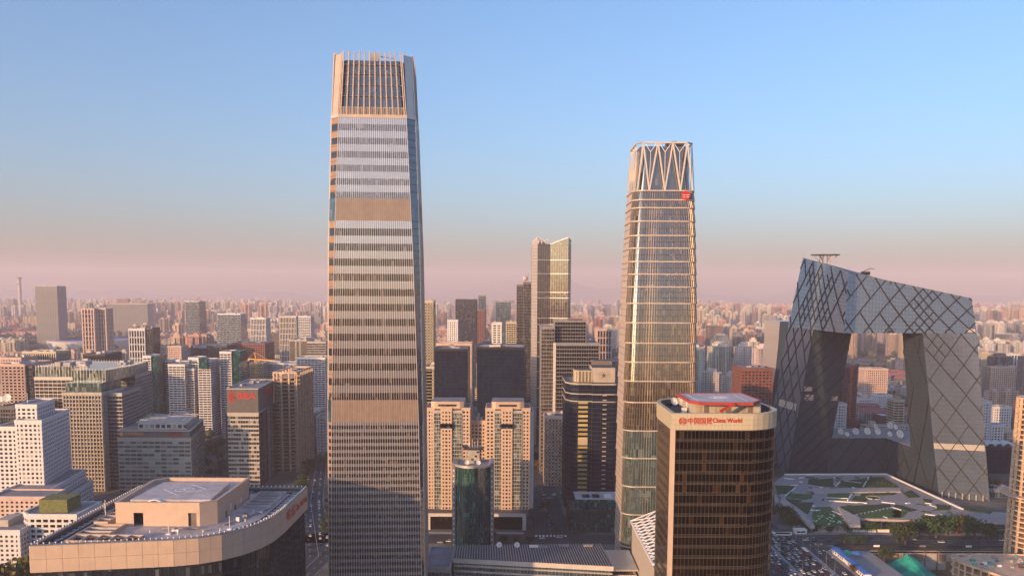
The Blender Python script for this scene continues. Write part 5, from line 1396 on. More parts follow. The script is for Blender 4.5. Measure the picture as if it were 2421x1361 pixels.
fac(t, rect(-54, -38, 512, 556), 0, 20, 3.6, 2.4, 'glass_blue', 'concrete', sp=.2, pw=.2, join=True)
t = thing('mall_wing', 'stepped pale wing at the right end of the ribbed mall', 'building', (71, 530, 0))
fac(t, rect(63.5, 78, 514, 552), 0, 15, 3.6, 2.4, 'glass_teal', 'pale_stone', sp=.2, pw=.2, join=True); m = MB(); m.box(62.5, 79, 512, 553, 19, 20); m.build('canopy_slab', 'metal_pale', t); m = MB(); m.box(66, 78, 530, 552, 15.2, 19); m.build('upper_box', 'pale_stone', t)
t = thing('glass_box', 'dark green glass pavilion with rooftop skylights at the foot of the emblem tower', 'pavilion', (68, 675, 0))
fac(t, rect(47, 90, 666, 700), 0, 17, 4, 1.6, 'glass_teal', 'metal_dark', sp=.15, pw=.25, pd=.25, join=True, roof='roof_dark'); m = MB(); m.prism(rect(52, 90, 672, 700), 17.2, 25, 0, 1); m.build('upper_glass', ['glass_teal', 'roof_pale'], t)
for x in (58, 66, 76): m = MB(); m.box(x, x + 6, 678, 686, 25.1, 26.2); m.build('skylight', 'glass_dark' if x != 76 else 'dish_white', t)
t = thing('canopy', 'sloping white lattice canopy beside the rounded tower', 'canopy', (84, 500, 0))
cq = [V((79, 548, 41)), V((79, 458, 41)), V((96, 458, 48)), V((96, 548, 48))]
m = MB(); m.face([cq[0], cq[1], cq[2], cq[3]][::-1]); m.face(cq); m.build('canopy_glass', 'glass_grey', t)
for i in range(14):
    for a, b in (((i / 14, 0), ((i + 2) / 14, 1)), (((i + 2) / 14, 0), (i / 14, 1))):
        if max(a[0], b[0]) > 1.001: continue
        m = MB(); P = lambda s_, w: cq[0].lerp(cq[1], s_).lerp(cq[3].lerp(cq[2], s_), w) + V((0, 0, .15)); m.bar(P(*a), P(*b), 1.1, .4); m.build('lattice_bar', 'white_paint', t)
for a, b in ((0, 1), (1, 2), (2, 3), (3, 0)): m = MB(); m.bar(cq[a], cq[b], 1.0, 1.0); m.build('edge_beam', 'white_paint', t)
m = MB(); m.prism(rect(80, 95, 458, 548), 0, 38); m.build('wall', 'beige_stone', t)
EXC.append((75, 100, 450, 552))
# right ------------------------------------------------------------
simple('red_office', 'dark red brick office block left of the looped tower', 1752, 1828, 872, 1000, 40, 'brick')
simple('red_tower', 'left slab of the dark red tower seen through the looped tower', 1980, 1993, 862, 1120, 30, 'brick', cat='tower')
simple('red_tower', 'dark red tower with blue glass strip seen through the looped tower', 1994, 2028, 868, 1110, 34, 'brick', cat='tower')
simple('apartment_tower', 'white gridded apartment block behind the dishes, left one', 1976, 2002, 955, 1040, 16, 'white')
simple('apartment_tower', 'cream apartment tower with brown bands behind the dishes, right one', 2114, 2138, 946, 1050, 18, 'band', wall='cream_tile', bw=6)
simple('apartment_block', 'wide pink apartment block with many balconies seen through the looped tower', 2046, 2100, 872, 1500, 28, 'pink')
simple('school_block', 'low white school block with ribbed bays, left one in the loop opening', 2028, 2066, 942, 1320, 16, 'white')
simple('school_block', 'low white angled school block, right one in the loop opening', 2072, 2110, 934, 1370, 18, 'white')
simple('red_hall', 'small hall with red walls and grey roof behind the dishes', 2084, 2112, 984, 1180, 30, 'brick', roof='roof_pale', plant=0)
simple('apartment_tower', 'white balconied apartment tower just right of the looped tower', 2324, 2345, 950, 1010, 18, 'white')
simple('apartment_block', 'long salmon apartment slab at the right edge', 2344, 2424, 868, 1450, 22, 'pink')
simple('blue_office', 'blue glass office with white frame at the right edge', 2378, 2412, 838, 1700, 30, 'blue', wall='white_tile', bw=6, pw=1.4)
simple('ribbed_block', 'tall cream ribbed slab left of the blue framed office', 2338, 2368, 834, 1600, 24, 'fins', wall='cream_tile')
simple('school_block', 'low white block with red window frames, right edge', 2350, 2392, 962, 1120, 18, 'white')
simple('school_block', 'low white block with blue roof sheet, right edge', 2344, 2374, 1005, 1010, 18, 'white', roof='blue_sheet', plant=0)
t = thing('arched_hall', 'white barrel-vaulted sports hall at the right edge', 'hall', (PY(2385, 960, 1350).x, 1375, 0)); L = WLOC(t)
m = MB(); A = arc(L[0], 0, 30, 0, 180, 16)
for a, b in zip(A, A[1:]): m.face([(b[0], 1350, b[1] * .75), (b[0], 1410, b[1] * .75), (a[0], 1410, a[1] * .75), (a[0], 1350, a[1] * .75)])
m.build('vault', 'white_paint', t); m = MB(); m.face([(a[0], 1350.5, a[1] * .75) for a in A]); m.build('end_wall', 'concrete', t)
EXC.append((L[0] - 40, L[0] + 40, 1340, 1420))
tt, poly, z = simple('glass_roof_block', 'dark low building with curved glass roof lights right of the looped tower', 2338, 2424, 1058, 900, 40, 'navy', plant=0)
for i in range(4):
    x = poly[0][0] + 5 + i * 9; m = MB(); A = arc(x, 0, 3.6, 0, 180, 8)
    for a, b in zip(A, A[1:]): m.face([(b[0], 905, z + b[1]), (b[0], 930, z + b[1]), (a[0], 930, z + a[1]), (a[0], 905, z + a[1])])
    m.build('roof_vault', 'metal_pale', tt)
simple('ring_building', 'low round grey building right of the looped tower foot', 2340, 2400, 1158, 790, 20, 'blue', roof='roof_pale', plant=0)
# ------------------------------------------------------------------ trees
def crown_mesh(seed, n=620, leafmat='leaf_green'):
    r = random.Random(seed); v = []; f = []
    lobes = [(r.uniform(-.45, .45), r.uniform(-.45, .45), r.uniform(.45, .95), r.uniform(.28, .46)) for _ in range(9)]
    for i in range(n):
        lx, ly, lz, lr = r.choice(lobes)
        a, b = r.uniform(0, 6.283), math.acos(r.uniform(-1, 1)); q = lr * r.random() ** .45
        c = Vector((lx + q * math.sin(b) * math.cos(a), ly + q * math.sin(b) * math.sin(a), lz + q * math.cos(b) * .85))
        s = r.uniform(.045, .10); u = Vector((r.gauss(0, 1), r.gauss(0, 1), r.gauss(0, .6))).normalized(); w = u.orthogonal().normalized()
        w = Matrix.Rotation(r.uniform(0, 6.28), 3, u) @ w; h = u.cross(w)
        k = len(v); v += [tuple(c + w * s), tuple(c + h * s * .7), tuple(c - w * s), tuple(c - h * s * .7)]; f.append((k, k + 1, k + 2, k + 3))
    me = bpy.data.meshes.new('crown'); me.from_pydata(v, [], f); me.materials.append(MATS[leafmat]); return me
def trunk_mesh(seed):
    r = random.Random(seed); m = MB(); m.cyl(0, 0, .05, 0, .5, 7, r2=.03)
    for i in range(5):
        a = r.uniform(0, 6.28); m.bar((0, 0, r.uniform(.3, .48)), (.3 * math.cos(a), .3 * math.sin(a), r.uniform(.6, .85)), .022)
    return m.mesh('trunk', ['bark'])
CROWN = {'g': [crown_mesh(i) for i in range(4)], 'a': [crown_mesh(20 + i, 560, 'leaf_autumn') for i in range(2)]}
TRUNK = [trunk_mesh(i) for i in range(3)]
def tree(label, x, y, h, kind='g', z=0, spread=1.0, group=None, i=[0]):
    i[0] += 1
    t = thing('tree', label, 'tree', (x, y, z), rnd.uniform(0, 6.28), group)
    o = link('trunk', TRUNK[i[0] % 3], t); o.scale = (h, h, h)
    c = CROWN[kind]; o = link('crown', c[i[0] % len(c)], t); o.scale = (h * spread * .85, h * spread * .85, h * .78)
    return t
def ord_(i): return ('1st', '2nd', '3rd')[i - 1] if i < 4 else '%dth' % i
row = [(1925, 1258, 8), (1945, 1256, 7), (1962, 1259, 7), (1980, 1257, 7), (2004, 1258, 8), (2026, 1256, 8), (2050, 1257, 9), (2072, 1258, 9), (2108, 1259, 10), (2140, 1286, 19), (2165, 1262, 12), (2190, 1262, 13), (2213, 1270, 19), (2236, 1262, 20), (2262, 1262, 16), (2285, 1268, 17), (2304, 1266, 17), (2322, 1272, 16), (2345, 1272, 10), (2372, 1276, 9)]
for i, (x, y, h) in enumerate(row): p = PZ(x, y); tree('%s tree from left in the row between garden and cross street' % ord_(i + 1), p.x, p.y, h, 'g' if i != 14 else 'a', group='trees in front of the garden')
for x, y, h, k, lab in ((1997, 1285, 7.5, 'g', 'round clipped tree at the cross street fence, left of three'), (2018, 1287, 7, 'g', 'round clipped tree at the cross street fence, middle of three'), (2038, 1285, 7.5, 'g', 'round clipped tree at the cross street fence, right of three'), (2090, 1325, 10, 'g', 'lone green tree beside the green netting'), (2018, 1352, 6, 'a', 'small yellowing tree by the blue sheds'),
    (1846, 1228, 15, 'g', 'broad olive tree on the slope beside the bronze tower'), (1862, 1240, 13, 'g', 'second olive tree on the slope beside the bronze tower'), (1884, 1250, 9, 'g', 'smaller green tree at the corner of the garden wall'),
    (1118, 1272, 6, 'g', 'small tree in the forecourt left of the twin tower portal'), (1165, 1270, 6, 'a', 'yellowing tree in the forecourt under the right twin tower'), (1190, 1283, 7, 'g', 'green tree behind the ribbed mall roof, left one'), (1225, 1284, 7, 'a', 'yellowing tree behind the ribbed mall roof, middle one'), (1252, 1283, 6, 'g', 'green tree behind the ribbed mall roof, right one'), (1318, 1258, 5, 'g', 'small tree on the hotel street island'), (1290, 1200, 7, 'g', 'tree by the turning circle of the hotel street'),
    (1278, 1110, 12, 'a', 'brownish tree left of the pale stone tower'), (1273, 1090, 12, 'g', 'green tree behind the brownish one beside the pale stone tower')):
    p = PZ(x, y); tree(lab, p.x, p.y, h, k)
for i, (x, y, h, k) in enumerate(((487, 1040, 13, 'g'), (500, 1062, 14, 'g'), (515, 1085, 13, 'a'), (493, 1105, 13, 'g'), (508, 1128, 12, 'g'), (520, 1055, 14, 'g'), (492, 1075, 13, 'g'))):
    p = PZ(x, y); tree('%s tree, counted from the back, in the gap left of the bank tower' % ord_(i + 1), p.x, p.y, h, k, group='trees by the bank tower')
for i, (x, y, h, k) in enumerate(((722, 1062, 13, 'a'), (735, 1075, 13, 'a'), (728, 1045, 13, 'g'), (745, 1055, 12, 'g'), (760, 1082, 12, 'g'))):
    p = PZ(x, y); tree('%s tree of the autumn clump beside the tallest tower foot' % ord_(i + 1), p.x, p.y, h, k, group='trees beside the tallest tower')
for i, (x, y, z, h, k) in enumerate(((-302, 520, 0, 26, 'g'), (-313, 515, 0, 24, 'a'), (-322, 512, 0, 24, 'g'), (-309, 504, 0, 20, 'g'))): tree('%s big tree in the bottom left corner clump' % ('rightmost', 'yellowing', 'leftmost', 'nearest')[i], x, y, h, k, z, 1.1, group='trees in the bottom left corner')
for i in range(26): tree('street tree, %s from near end, %s side of the road left of the tallest tower' % (ord_(i // 2 - 1), 'right' if i % 2 else 'left'), -138 - (i * 11) * .19 + (0 if i % 2 else -33), 600 + i * 13, rnd.uniform(8, 11), 'g', group='street trees on the side road') if i > 3 else None
for i in range(9): tree('%s tree from the front in the belt behind the looped tower' % ord_(i + 1), 452 + rnd.uniform(0, 40), 800 + i * 14, rnd.uniform(10, 14), 'a' if i % 4 == 1 else 'g', group='tree belt right of the looped tower')

# ------------------------------------------------------------------ garden roof in front of the looped tower
ZG_ = 6.0
def q3(x, y): return (1820 + x / 5.216, 1100 + y / 5.216)
def q4(x, y): return (2110 + x / 5.215, 1100 + y / 5.215)
t = thing('garden_terrace', 'raised garden terrace of pale paths, lawns and planting before the looped tower', 'garden', (320, 760, 0))
out = [PZ(x, y, ZG_) for x, y in ((1838, 1168), (1926, 1242), (2008, 1241), (2036, 1226), (2398, 1236), (2398, 1212), (2276, 1204), (2095, 1121), (1855, 1122), (1830, 1140))]
poly = [(p.x, p.y) for p in out]
m = MB(); m.prism(poly, 0, ZG_); m.build('terrace_deck', 'paving', t)
m = MB()
for a, b in zip(poly[3:5], poly[4:6]): m.bar((a[0], a[1] - .2, 2.6), (b[0], b[1] - .2, 2.6), 3.6, .2, n=(0, -1, 0))
m.build('window_strip', 'glass_teal', t)
for a, b in ((poly[7], poly[6]), (poly[8], poly[7])): m = MB(); m.bar((*a, ZG_ + .5), (*b, ZG_ + .5), 1.6, 1.4, n=(0, 0, 1)); m.build('white_wall', 'white_paint', t)
m = MB(); m.bar((*poly[3], ZG_ - .2), (*poly[4], ZG_ - .2), 1.2, 1.4, n=(0, 0, 1)); m.build('edge_beam', 'pink_wall', t)
def patch(name, pts, cv, mat, h=.25):
    P = [PZ(*cv(*p), ZG_ + h) for p in pts]; P2 = [(p.x, p.y) for p in P]
    if sum(a[0] * b[1] - b[0] * a[1] for a, b in zip(P2, P2[1:] + P2[:1])) < 0: P2.reverse()
    m = MB(); m.prism(P2, ZG_, ZG_ + h); return m.build(name, mat, t)
lawnA = patch('lawn', [(545, 510), (745, 505), (975, 735), (545, 740), (520, 620)], q3, 'lawn')
patch('lawn', [(225, 335), (430, 350), (520, 350), (520, 400), (420, 420), (200, 385)], q3, 'lawn')
patch('lawn', [(715, 335), (990, 335), (960, 420), (700, 415)], q3, 'lawn')
patch('lawn', [(1240, 590), (1560, 520), (1617, 560), (1617, 640), (1080, 640)], q3, 'lawn')
patch('lawn', [(0, 545), (190, 565), (120, 638), (0, 638)], q4, 'lawn')
for P in ([(480, 160), (780, 140), (790, 260), (600, 240), (470, 215)], [(900, 190), (1210, 150), (1140, 265), (820, 255)], [(1220, 140), (1400, 140), (1590, 260), (1150, 265)], [(870, 500), (1480, 470), (1500, 510), (1040, 610)], [(1120, 340), (1560, 330), (1540, 352), (1120, 372)], [(270, 450), (540, 450), (470, 590), (420, 560)], [(1050, 370), (1180, 380), (1200, 440), (1000, 425)], [(60, 240), (300, 250), (260, 330), (100, 345)], [(200, 395), (400, 430), (280, 450), (230, 430)]): patch('planting_bed', P, q3, 'hedge', .7)
for P in ([(0, 490), (60, 480), (300, 540), (200, 560)], [(130, 330), (230, 300), (340, 380), (200, 390)], [(530, 470), (720, 490), (700, 540), (560, 540)], [(820, 500), (1230, 560), (1200, 580), (960, 560)], [(380, 400), (490, 420), (470, 460), (390, 440)]): patch('planting_bed', P, q4, 'hedge', .7)
patch('sloping_wall', [(840, 500), (1110, 640), (1120, 735), (985, 735)], q3, 'concrete', 2.2)
patch('sloping_wall', [(470, 280), (1617, 275), (1617, 318), (560, 330)], q3, 'concrete', 1.2)
patch('sloping_wall', [(60, 330), (115, 430), (60, 450)], q3, 'concrete', 4.0); patch('sloping_wall', [(130, 425), (160, 385), (235, 445), (285, 530), (120, 470)], q3, 'concrete', 3.0); patch('sloping_wall', [(300, 540), (312, 492), (402, 562), (555, 738), (500, 735)], q3, 'concrete', 2.6)
for a, b in (((600, 165), (820, 145)), ((910, 190), (1130, 215)), ((1040, 610), (1520, 510)), ((1500, 510), (1617, 545)), ((820, 250), (870, 185)), ((1150, 265), (1225, 140)), ((960, 425), (1020, 340)), ((700, 395), (960, 405)), ((725, 430), (1200, 460)), ((190, 375), (320, 265))):
    A, B = PZ(*q3(*a), ZG_ + .5), PZ(*q3(*b), ZG_ + .5); m = MB(); m.bar((A.x, A.y, ZG_ + .4), (B.x, B.y, ZG_ + .4), .9, .9, n=(0, 0, 1)); m.build('garden_wall', 'white_paint', t)
c = PZ(*q3(1275, 400), ZG_)
m = MB(); m.ring(arc(c.x, c.y, 6.5, 0, 360, 28)[:-1], arc(c.x, c.y, 5.6, 0, 360, 28)[:-1], ZG_, ZG_ + .8); m.build('round_planter', 'cream_tile', t); m = MB(); m.face([(*p, ZG_ + .5) for p in arc(c.x, c.y, 5.6, 0, 360, 28)[:-1]]); m.build('planter_bed', 'hedge', t)
r_ = random.Random(31)
def in_poly(x, y, P):
    c_ = False
    for (xa, ya), (xb, yb) in zip(P, P[1:] + P[:1]):
        if (ya > y) != (yb > y) and x < (xb - xa) * (y - ya) / (yb - ya) + xa: c_ = not c_
    return c_
inner = offset_poly(poly, -5)
n_ = 0
while n_ < 70:
    x, y = r_.uniform(242, 388), r_.uniform(690, 855)
    if not in_poly(x, y, inner): continue
    n_ += 1; a_ = r_.choice([.35, -.6, 1.9, 0.1]) + r_.uniform(-.1, .1); l_, w_ = r_.uniform(3, 11), r_.uniform(.6, 2.2); c_ = math.cos(a_), math.sin(a_)
    P = [(x + c_[0] * u_ - c_[1] * v_, y + c_[1] * u_ + c_[0] * v_) for u_, v_ in ((-l_ / 2, -w_ / 2), (l_ / 2, -w_ / 2), (l_ / 2, w_ / 2), (-l_ / 2, w_ / 2))]
    m = MB(); k_ = n_ % 3; m.prism(P, ZG_, ZG_ + (.75, .3, .5)[k_] + .013 * (n_ % 9)); m.build(('planting_bed', 'paving_strip', 'garden_wall')[k_], ('hedge', 'granite_dark', 'white_paint')[k_], t)
m = MB(); m.box(-.7, .7, -.35, .35, 0, .35); sme = m.mesh('stepping_stone', ['white_paint'])
for i in range(34):
    x, y = rnd.uniform(560, 900), rnd.uniform(540, 725)
    if x > 745 + (y - 505) * .95 - 30: continue
    p = PZ(*q3(x, y), ZG_ + .3); link('stepping_stone', sme, lawnA, (p.x - WLOC(t)[0], p.y - WLOC(t)[1], ZG_ + .25), (0, 0, rnd.choice([0, .8])))
bm = bmesh.new(); bmesh.ops.create_icosphere(bm, subdivisions=2, radius=1)
for v_ in bm.verts: v_.co *= rnd.uniform(.8, 1.15)
bush = bpy.data.meshes.new('shrub'); bm.to_mesh(bush); bm.free(); bush.materials.append(MATS['hedge'])
sh = [(1105 + i * 46, 612 - i * 10) for i in range(9)] + [(1190 + i * 48, 188 + i * 8) for i in range(8)] + [(1245, 145), (1240, 355), (1280, 360), (525, 350), (655, 425), (1030, 350)]
for i, (x, y) in enumerate(sh):
    p = PZ(*q3(x, y), ZG_ + .6); o = link('shrub', bush, None, (p.x, p.y, ZG_ + 1.1), (0, 0, rnd.uniform(0, 6))); s_ = rnd.uniform(.95, 1.4); o.scale = (s_, s_, s_ * .9)
    tag(o, ('%s shrub from left in the front shrub row of the garden terrace' % ord_(i + 1) if i < 9 else '%s shrub from left in the rear shrub row of the garden terrace' % ord_(i - 8) if i < 17 else '%s lone dark shrub from left between the garden paths' % ord_({20: 1, 21: 2, 22: 3, 18: 4, 17: 5, 19: 6}[i])), 'shrub', 'round shrubs on the garden terrace')
m = MB(); p0, p1 = PZ(1950, 1250), PZ(2180, 1249)
for i in range(70):
    a = p0.lerp(p1, i / 70); r_ = 1.5; m.cyl(a.x, a.y + rnd.uniform(-.6, .6), r_, 0, rnd.uniform(2.0, 3.2), 7, r2=.8)
tag(m.build('hedge', 'hedge'), 'dark green hedge along the foot of the garden terrace', 'hedge')
EXC.append((232, 480, 660, 870))

# ------------------------------------------------------------------ street furniture, cars
lm = MB(); lm.cyl(0, 0, .14, 0, 11, 6, r2=.08); lpm = lm.mesh('pole', ['metal_grey']); am = MB(); am.bar((0, 0, 10.8), (2.2, 0, 11.4), .12); am.bar((0, 0, 10.8), (-2.2, 0, 11.4), .12); arm = am.mesh('arm', ['metal_grey']); hm = MB(); hm.box(1.6, 2.7, -.2, .2, 11.3, 11.5); hdm = hm.mesh('lamp_head', ['metal_white']); hm = MB(); hm.box(-2.7, -1.6, -.2, .2, 11.3, 11.5); hdm2 = hm.mesh('lamp_head', ['metal_white'])
def lamp(x, y, lab, grp):
    t = thing('street_lamp', lab, 'street lamp', (x, y, 0), 0, grp); link('pole', lpm, t); link('arm', arm, t); link('lamp_head', hdm, t); link('lamp_head', hdm2, t)
for i in range(7): lamp(198.1, 560 + i * 24, '%s double street lamp from the near end on the ring road median' % ord_(i + 1), 'ring road lamps')
for i in range(6): lamp(222.5, 566 + i * 16, '%s street lamp from the near end on the kerb beside the blue sheds' % ord_(i + 1), 'kerb lamps')
for i in range(7): lamp(240 + i * 28, 662.5, '%s street lamp from left along the cross street' % ord_(i + 1), 'cross street lamps')
def car_mesh(kind, col):
    m = MB(); L, Wd = (4.6, 1.85); h1, h2 = .95, 1.48
    prof = [(-L / 2, .35), (-L / 2, .8), (-L / 2 + .25, h1), (L / 2 - .9, h1), (L / 2 - .1, .72), (L / 2, .35)]
    cab = [(-L / 2 + .35, h1), (-L / 2 + 1.0, h2), (.35, h2), (1.15, h1)] if kind == 0 else [(-L / 2 + .1, h1), (-L / 2 + .35, h2 + .2), (.55, h2 + .2), (1.3, h1)]
    for P, w, mt in ((prof, Wd / 2, 0),):
        for s_ in (-1, 1): q = [(s_ * w, y, z) for y, z in P]; m.face(q if s_ > 0 else q[::-1], 0)
        for (ya, za), (yb, zb) in zip(P, P[1:] + P[:1]): m.face([(-w, ya, za), (w, ya, za), (w, yb, zb), (-w, yb, zb)], 0)
    w = Wd / 2 - .12; wt = w - .16
    (y0, z0), (y1, z1), (y2, z2), (y3, z3) = cab
    m.face([(-wt, y1, z1), (wt, y1, z1), (wt, y2, z2), (-wt, y2, z2)], 0)
    for x in (-Wd / 2 + .05, Wd / 2 - .05):
        for y in (-1.4, 1.4):
            P = [(x, y + .34 * math.cos(a * .785), .34 + .34 * math.sin(a * .785)) for a in range(8)]
            for d in (-.12, .12): m.face([(p[0] + d, p[1], p[2]) for p in P], 1)
            m.loft([(p[0] - .12, p[1], p[2]) for p in P], [(p[0] + .12, p[1], p[2]) for p in P], 1)
    g_ = MB()
    for s_ in (-1, 1):
        q = [(s_ * w, y0, z0), (s_ * w, y3, z3), (s_ * wt, y2, z2), (s_ * wt, y1, z1)]; g_.face(q if s_ > 0 else q[::-1])
    g_.face([(-w, y0, z0), (w, y0, z0), (wt, y1, z1), (-wt, y1, z1)]); g_.face([(w, y3, z3), (-w, y3, z3), (-wt, y2, z2), (wt, y2, z2)])
    return m.mesh('car', ['car_' + col, 'black_rubber']), g_.mesh('windows', ['glass_car'])
for nme, c in (('white', (.75, .75, .76)), ('black', (.015, .015, .018)), ('silver', (.42, .43, .45)), ('red', (.35, .03, .03)), ('blue', (.05, .09, .22)), ('brown', (.13, .08, .06))): plain('car_' + nme, c, .25, .1, var=.03, spec=.6)
CARM = {(k_, c): car_mesh(k_, c) for k_ in (0, 1) for c in ('white', 'black', 'silver', 'red', 'blue', 'brown')}
def car(x, y, rz, col, kind, lab, grp):
    bmsh, gmsh = CARM[(kind, col)]
    o = link('car', bmsh, None, (x, y, .05), (0, 0, rz)); tag(o, lab, 'car', grp); link('windows', gmsh, o)
def lane_cars(x, ya, yb, rz, where, grp, gap=(6.2, 13)):
    y = ya + rnd.uniform(0, 6); n = {}
    L = []
    while y < yb:
        col = rnd.choices(['white', 'black', 'silver', 'red', 'blue', 'brown'], [44, 34, 12, 3, 3, 4])[0]; L.append((y, col)); y += rnd.uniform(*gap)
    for i, (y, col) in enumerate(L):
        xx = x(y) if callable(x) else x
        car(xx + rnd.uniform(-.3, .3), y, rz + rnd.uniform(-.03, .03), col, rnd.random() < .4, '%s car, %s from the near end, %s' % (col, ord_(i + 1), where), grp)
for x, w in ((200.9, 'ring road lane right of the median'), (204.7, 'second ring road lane right of the median'), (209.4, 'third ring road lane right of the median'), (214.4, 'fourth ring road lane right of the median'), (218.6, 'ring road lane along the right kerb')): lane_cars(x, 558, 672, 0, w, 'cars on the ring road', (6.0, 11.5) if x < 212 else (8, 17))
for x, w in ((194.5, 'ring road lane left of the median'), (190.6, 'second ring road lane left of the median'), (186.8, 'third ring road lane left of the median')): lane_cars(x, 560, 628, math.pi, w, 'cars on the ring road', (6, 12))
lane_cars(229, 562, 620, 0, 'service road beside the blue sheds', 'cars on the service road', (14, 30))
sx = lambda y: -140 - (y - 600) * .235 if y < 760 else -184 - (y - 760) * .2
for d, w in ((7, 'right lane beside the tallest tower'), (1.5, 'middle lane beside the tallest tower'), (-6, 'left lane beside the tallest tower')): lane_cars(lambda y, d=d: sx(y) + d, 600, 900, R(13), w, 'cars on the side road', (11, 30))
for i, (x, y, a, c) in enumerate(((1228, 1275, 1.6, 'white'), (1160, 1276, 1.6, 'black'), (1110, 1282, 1.6, 'white'), (1060, 1280, 1.5, 'white'), (1282, 1273, 1.5, 'white'), (1323, 1271, 1.6, 'white'), (1040, 1283, 1.5, 'silver'), (1135, 1269, 1.5, 'black'), (1290, 1215, .6, 'black'), (1296, 1222, .7, 'black'), (1302, 1229, .4, 'black'), (1286, 1206, .8, 'silver'), (1329, 1165, 1.4, 'white'), (1310, 1170, 1.5, 'white'), (1300, 1178, 1.5, 'silver'), (1285, 1172, 1.5, 'black'), (1308, 1238, .2, 'black'), (1276, 1198, 1.0, 'black'))):
    p = PZ(x, y); car(p.x, p.y, a, c, i % 2, '%s car near the twin apartment towers, %s counting front to back' % (c, ord_(i + 1)), 'cars near the twin towers')
for i, (x, y, a, c) in enumerate(((1894, 1275, 1.6, 'black'), (1904, 1277, 1.6, 'white'), (1927, 1279, 1.6, 'black'), (1960, 1279, 1.6, 'black'), (2160, 1276, 1.6, 'silver'), (2225, 1282, 1.6, 'white'), (2370, 1278, 1.5, 'white'), (2392, 1274, 1.5, 'white'), (2380, 1268, 1.5, 'silver'))):
    p = PZ(x, y); car(p.x, p.y, a, c, i % 2, '%s car, %s from left on the cross street' % (c, ord_(i + 1)), 'cars on the cross street')
p = PZ(1888, 1307); t = thing('bus', 'red and white bus among the cars on the ring road', 'bus', (217.9, p.y, 0))
m = MB(); m.box(-1.25, 1.25, -5.5, 5.5, .4, 2.0, 0); m.build('body', 'red_paint', t, local=True); m = MB(); m.box(-1.22, 1.22, -5.45, 5.45, 2.0, 2.8); m.build('windows', 'glass_car', t, local=True); m = MB(); m.box(-1.25, 1.25, -5.5, 5.5, 2.8, 3.1); m.build('roof', 'white_paint', t, local=True)
# blue-roofed sheds and hoardings beside the site
for i, (x0, x1, y0, y1) in enumerate(((238.6, 243.5, 556, 570), (238.6, 244, 574, 590), (238.6, 243, 592, 603), (238.6, 244.5, 605, 616))):
    t = thing('site_shed', '%s blue-roofed white site shed from the near end beside the kerb' % ord_(i + 1), 'shed', ((x0 + x1) / 2, (y0 + y1) / 2, 0), 0, 'blue site sheds')
    m = MB(); m.box(x0, x1, y0, y1, 0, 3.0); m.build('wall', 'white_paint', t); c_ = (x0 + x1) / 2
    m = MB(); m.face([(x0 - .5, y0 - .5, 3.02), (c_, y0 - .5, 4.0), (c_, y1 + .5, 4.0), (x0 - .5, y1 + .5, 3.02)][::-1]); m.face([(c_, y0 - .5, 4.0), (x1 + .5, y0 - .5, 3.02), (x1 + .5, y1 + .5, 3.02), (c_, y1 + .5, 4.0)][::-1]); m.face([(x0 - .5, y0 - .5, 3.0), (x1 + .5, y0 - .5, 3.0), (c_, y0 - .5, 4.0)]); m.build('roof', 'blue_sheet', t)
    for j in range(3): m = MB(); yy = y0 + 1.5 + j * 3.5; m.box(x0 - .06, x0, yy, yy + 1.4, 1, 2.2); m.build('window', 'glass_pane', t)
t = thing('parasol', 'big blue tent awning standing on the pale site ground', 'awning', (253, 604, 0)); m = MB(); m.cyl(253, 604, 4.2, 2.6, 4.4, 8, r2=.2, bottom=True); m.build('canopy', 'blue_sheet', t); m = MB(); m.cyl(253, 604, .12, 0, 2.8, 6); m.build('pole', 'metal_grey', t)
for i, (x, y, w, mt, lab) in enumerate(((1848, 1262, 14, 'roof_dark', 'dark flat-roofed entrance kiosk beside the ring road corner'), (1891, 1259, 9, 'white_paint', 'white guard cabin at the corner of the garden'))):
    p = PZ(x, y); t = thing('kiosk', lab, 'kiosk', (p.x, p.y, 0)); m = MB(); m.box(p.x - w / 2, p.x + w / 2, p.y - 3, p.y + 3, 0, 3); m.build('wall', 'white_paint', t); m = MB(); m.box(p.x - w / 2 - .5, p.x + w / 2 + .5, p.y - 3.5, p.y + 3.5, 3, 3.5); m.build('roof', mt, t); m = MB(); m.box(p.x - w / 2 + 1, p.x + w / 2 - 1, p.y - 3.05, p.y - 3, 1, 2.3); m.build('window', 'glass_pane', t)
t = thing('street_fence', 'low dark railing between cross street and building pit', 'fence', (330, 628, 0))
for i in range(38): x = 240 + i * 5; m = MB(); m.box(x, x + .3, 627.5, 627.8, 0, 2.2); m.build('post', 'metal_dark', t); m = MB(); m.box(x + .3, x + 5, 627.6, 627.7, .4, 1.9); m.build('panel', ('metal_dark', 'metal_grey', 'white_paint')[0 if i % 7 else (1 + i % 2)], t)
t = thing('hoarding', 'turquoise and white hoarding along the cross street', 'hoarding', (262, 663, 0))
for i in range(12): x = 246 + i * 5; m = MB(); m.box(x, x + 4.8, 669, 669.3, 0, 2.4); m.build('panel', 'teal_net' if i < 6 else 'white_paint', t)
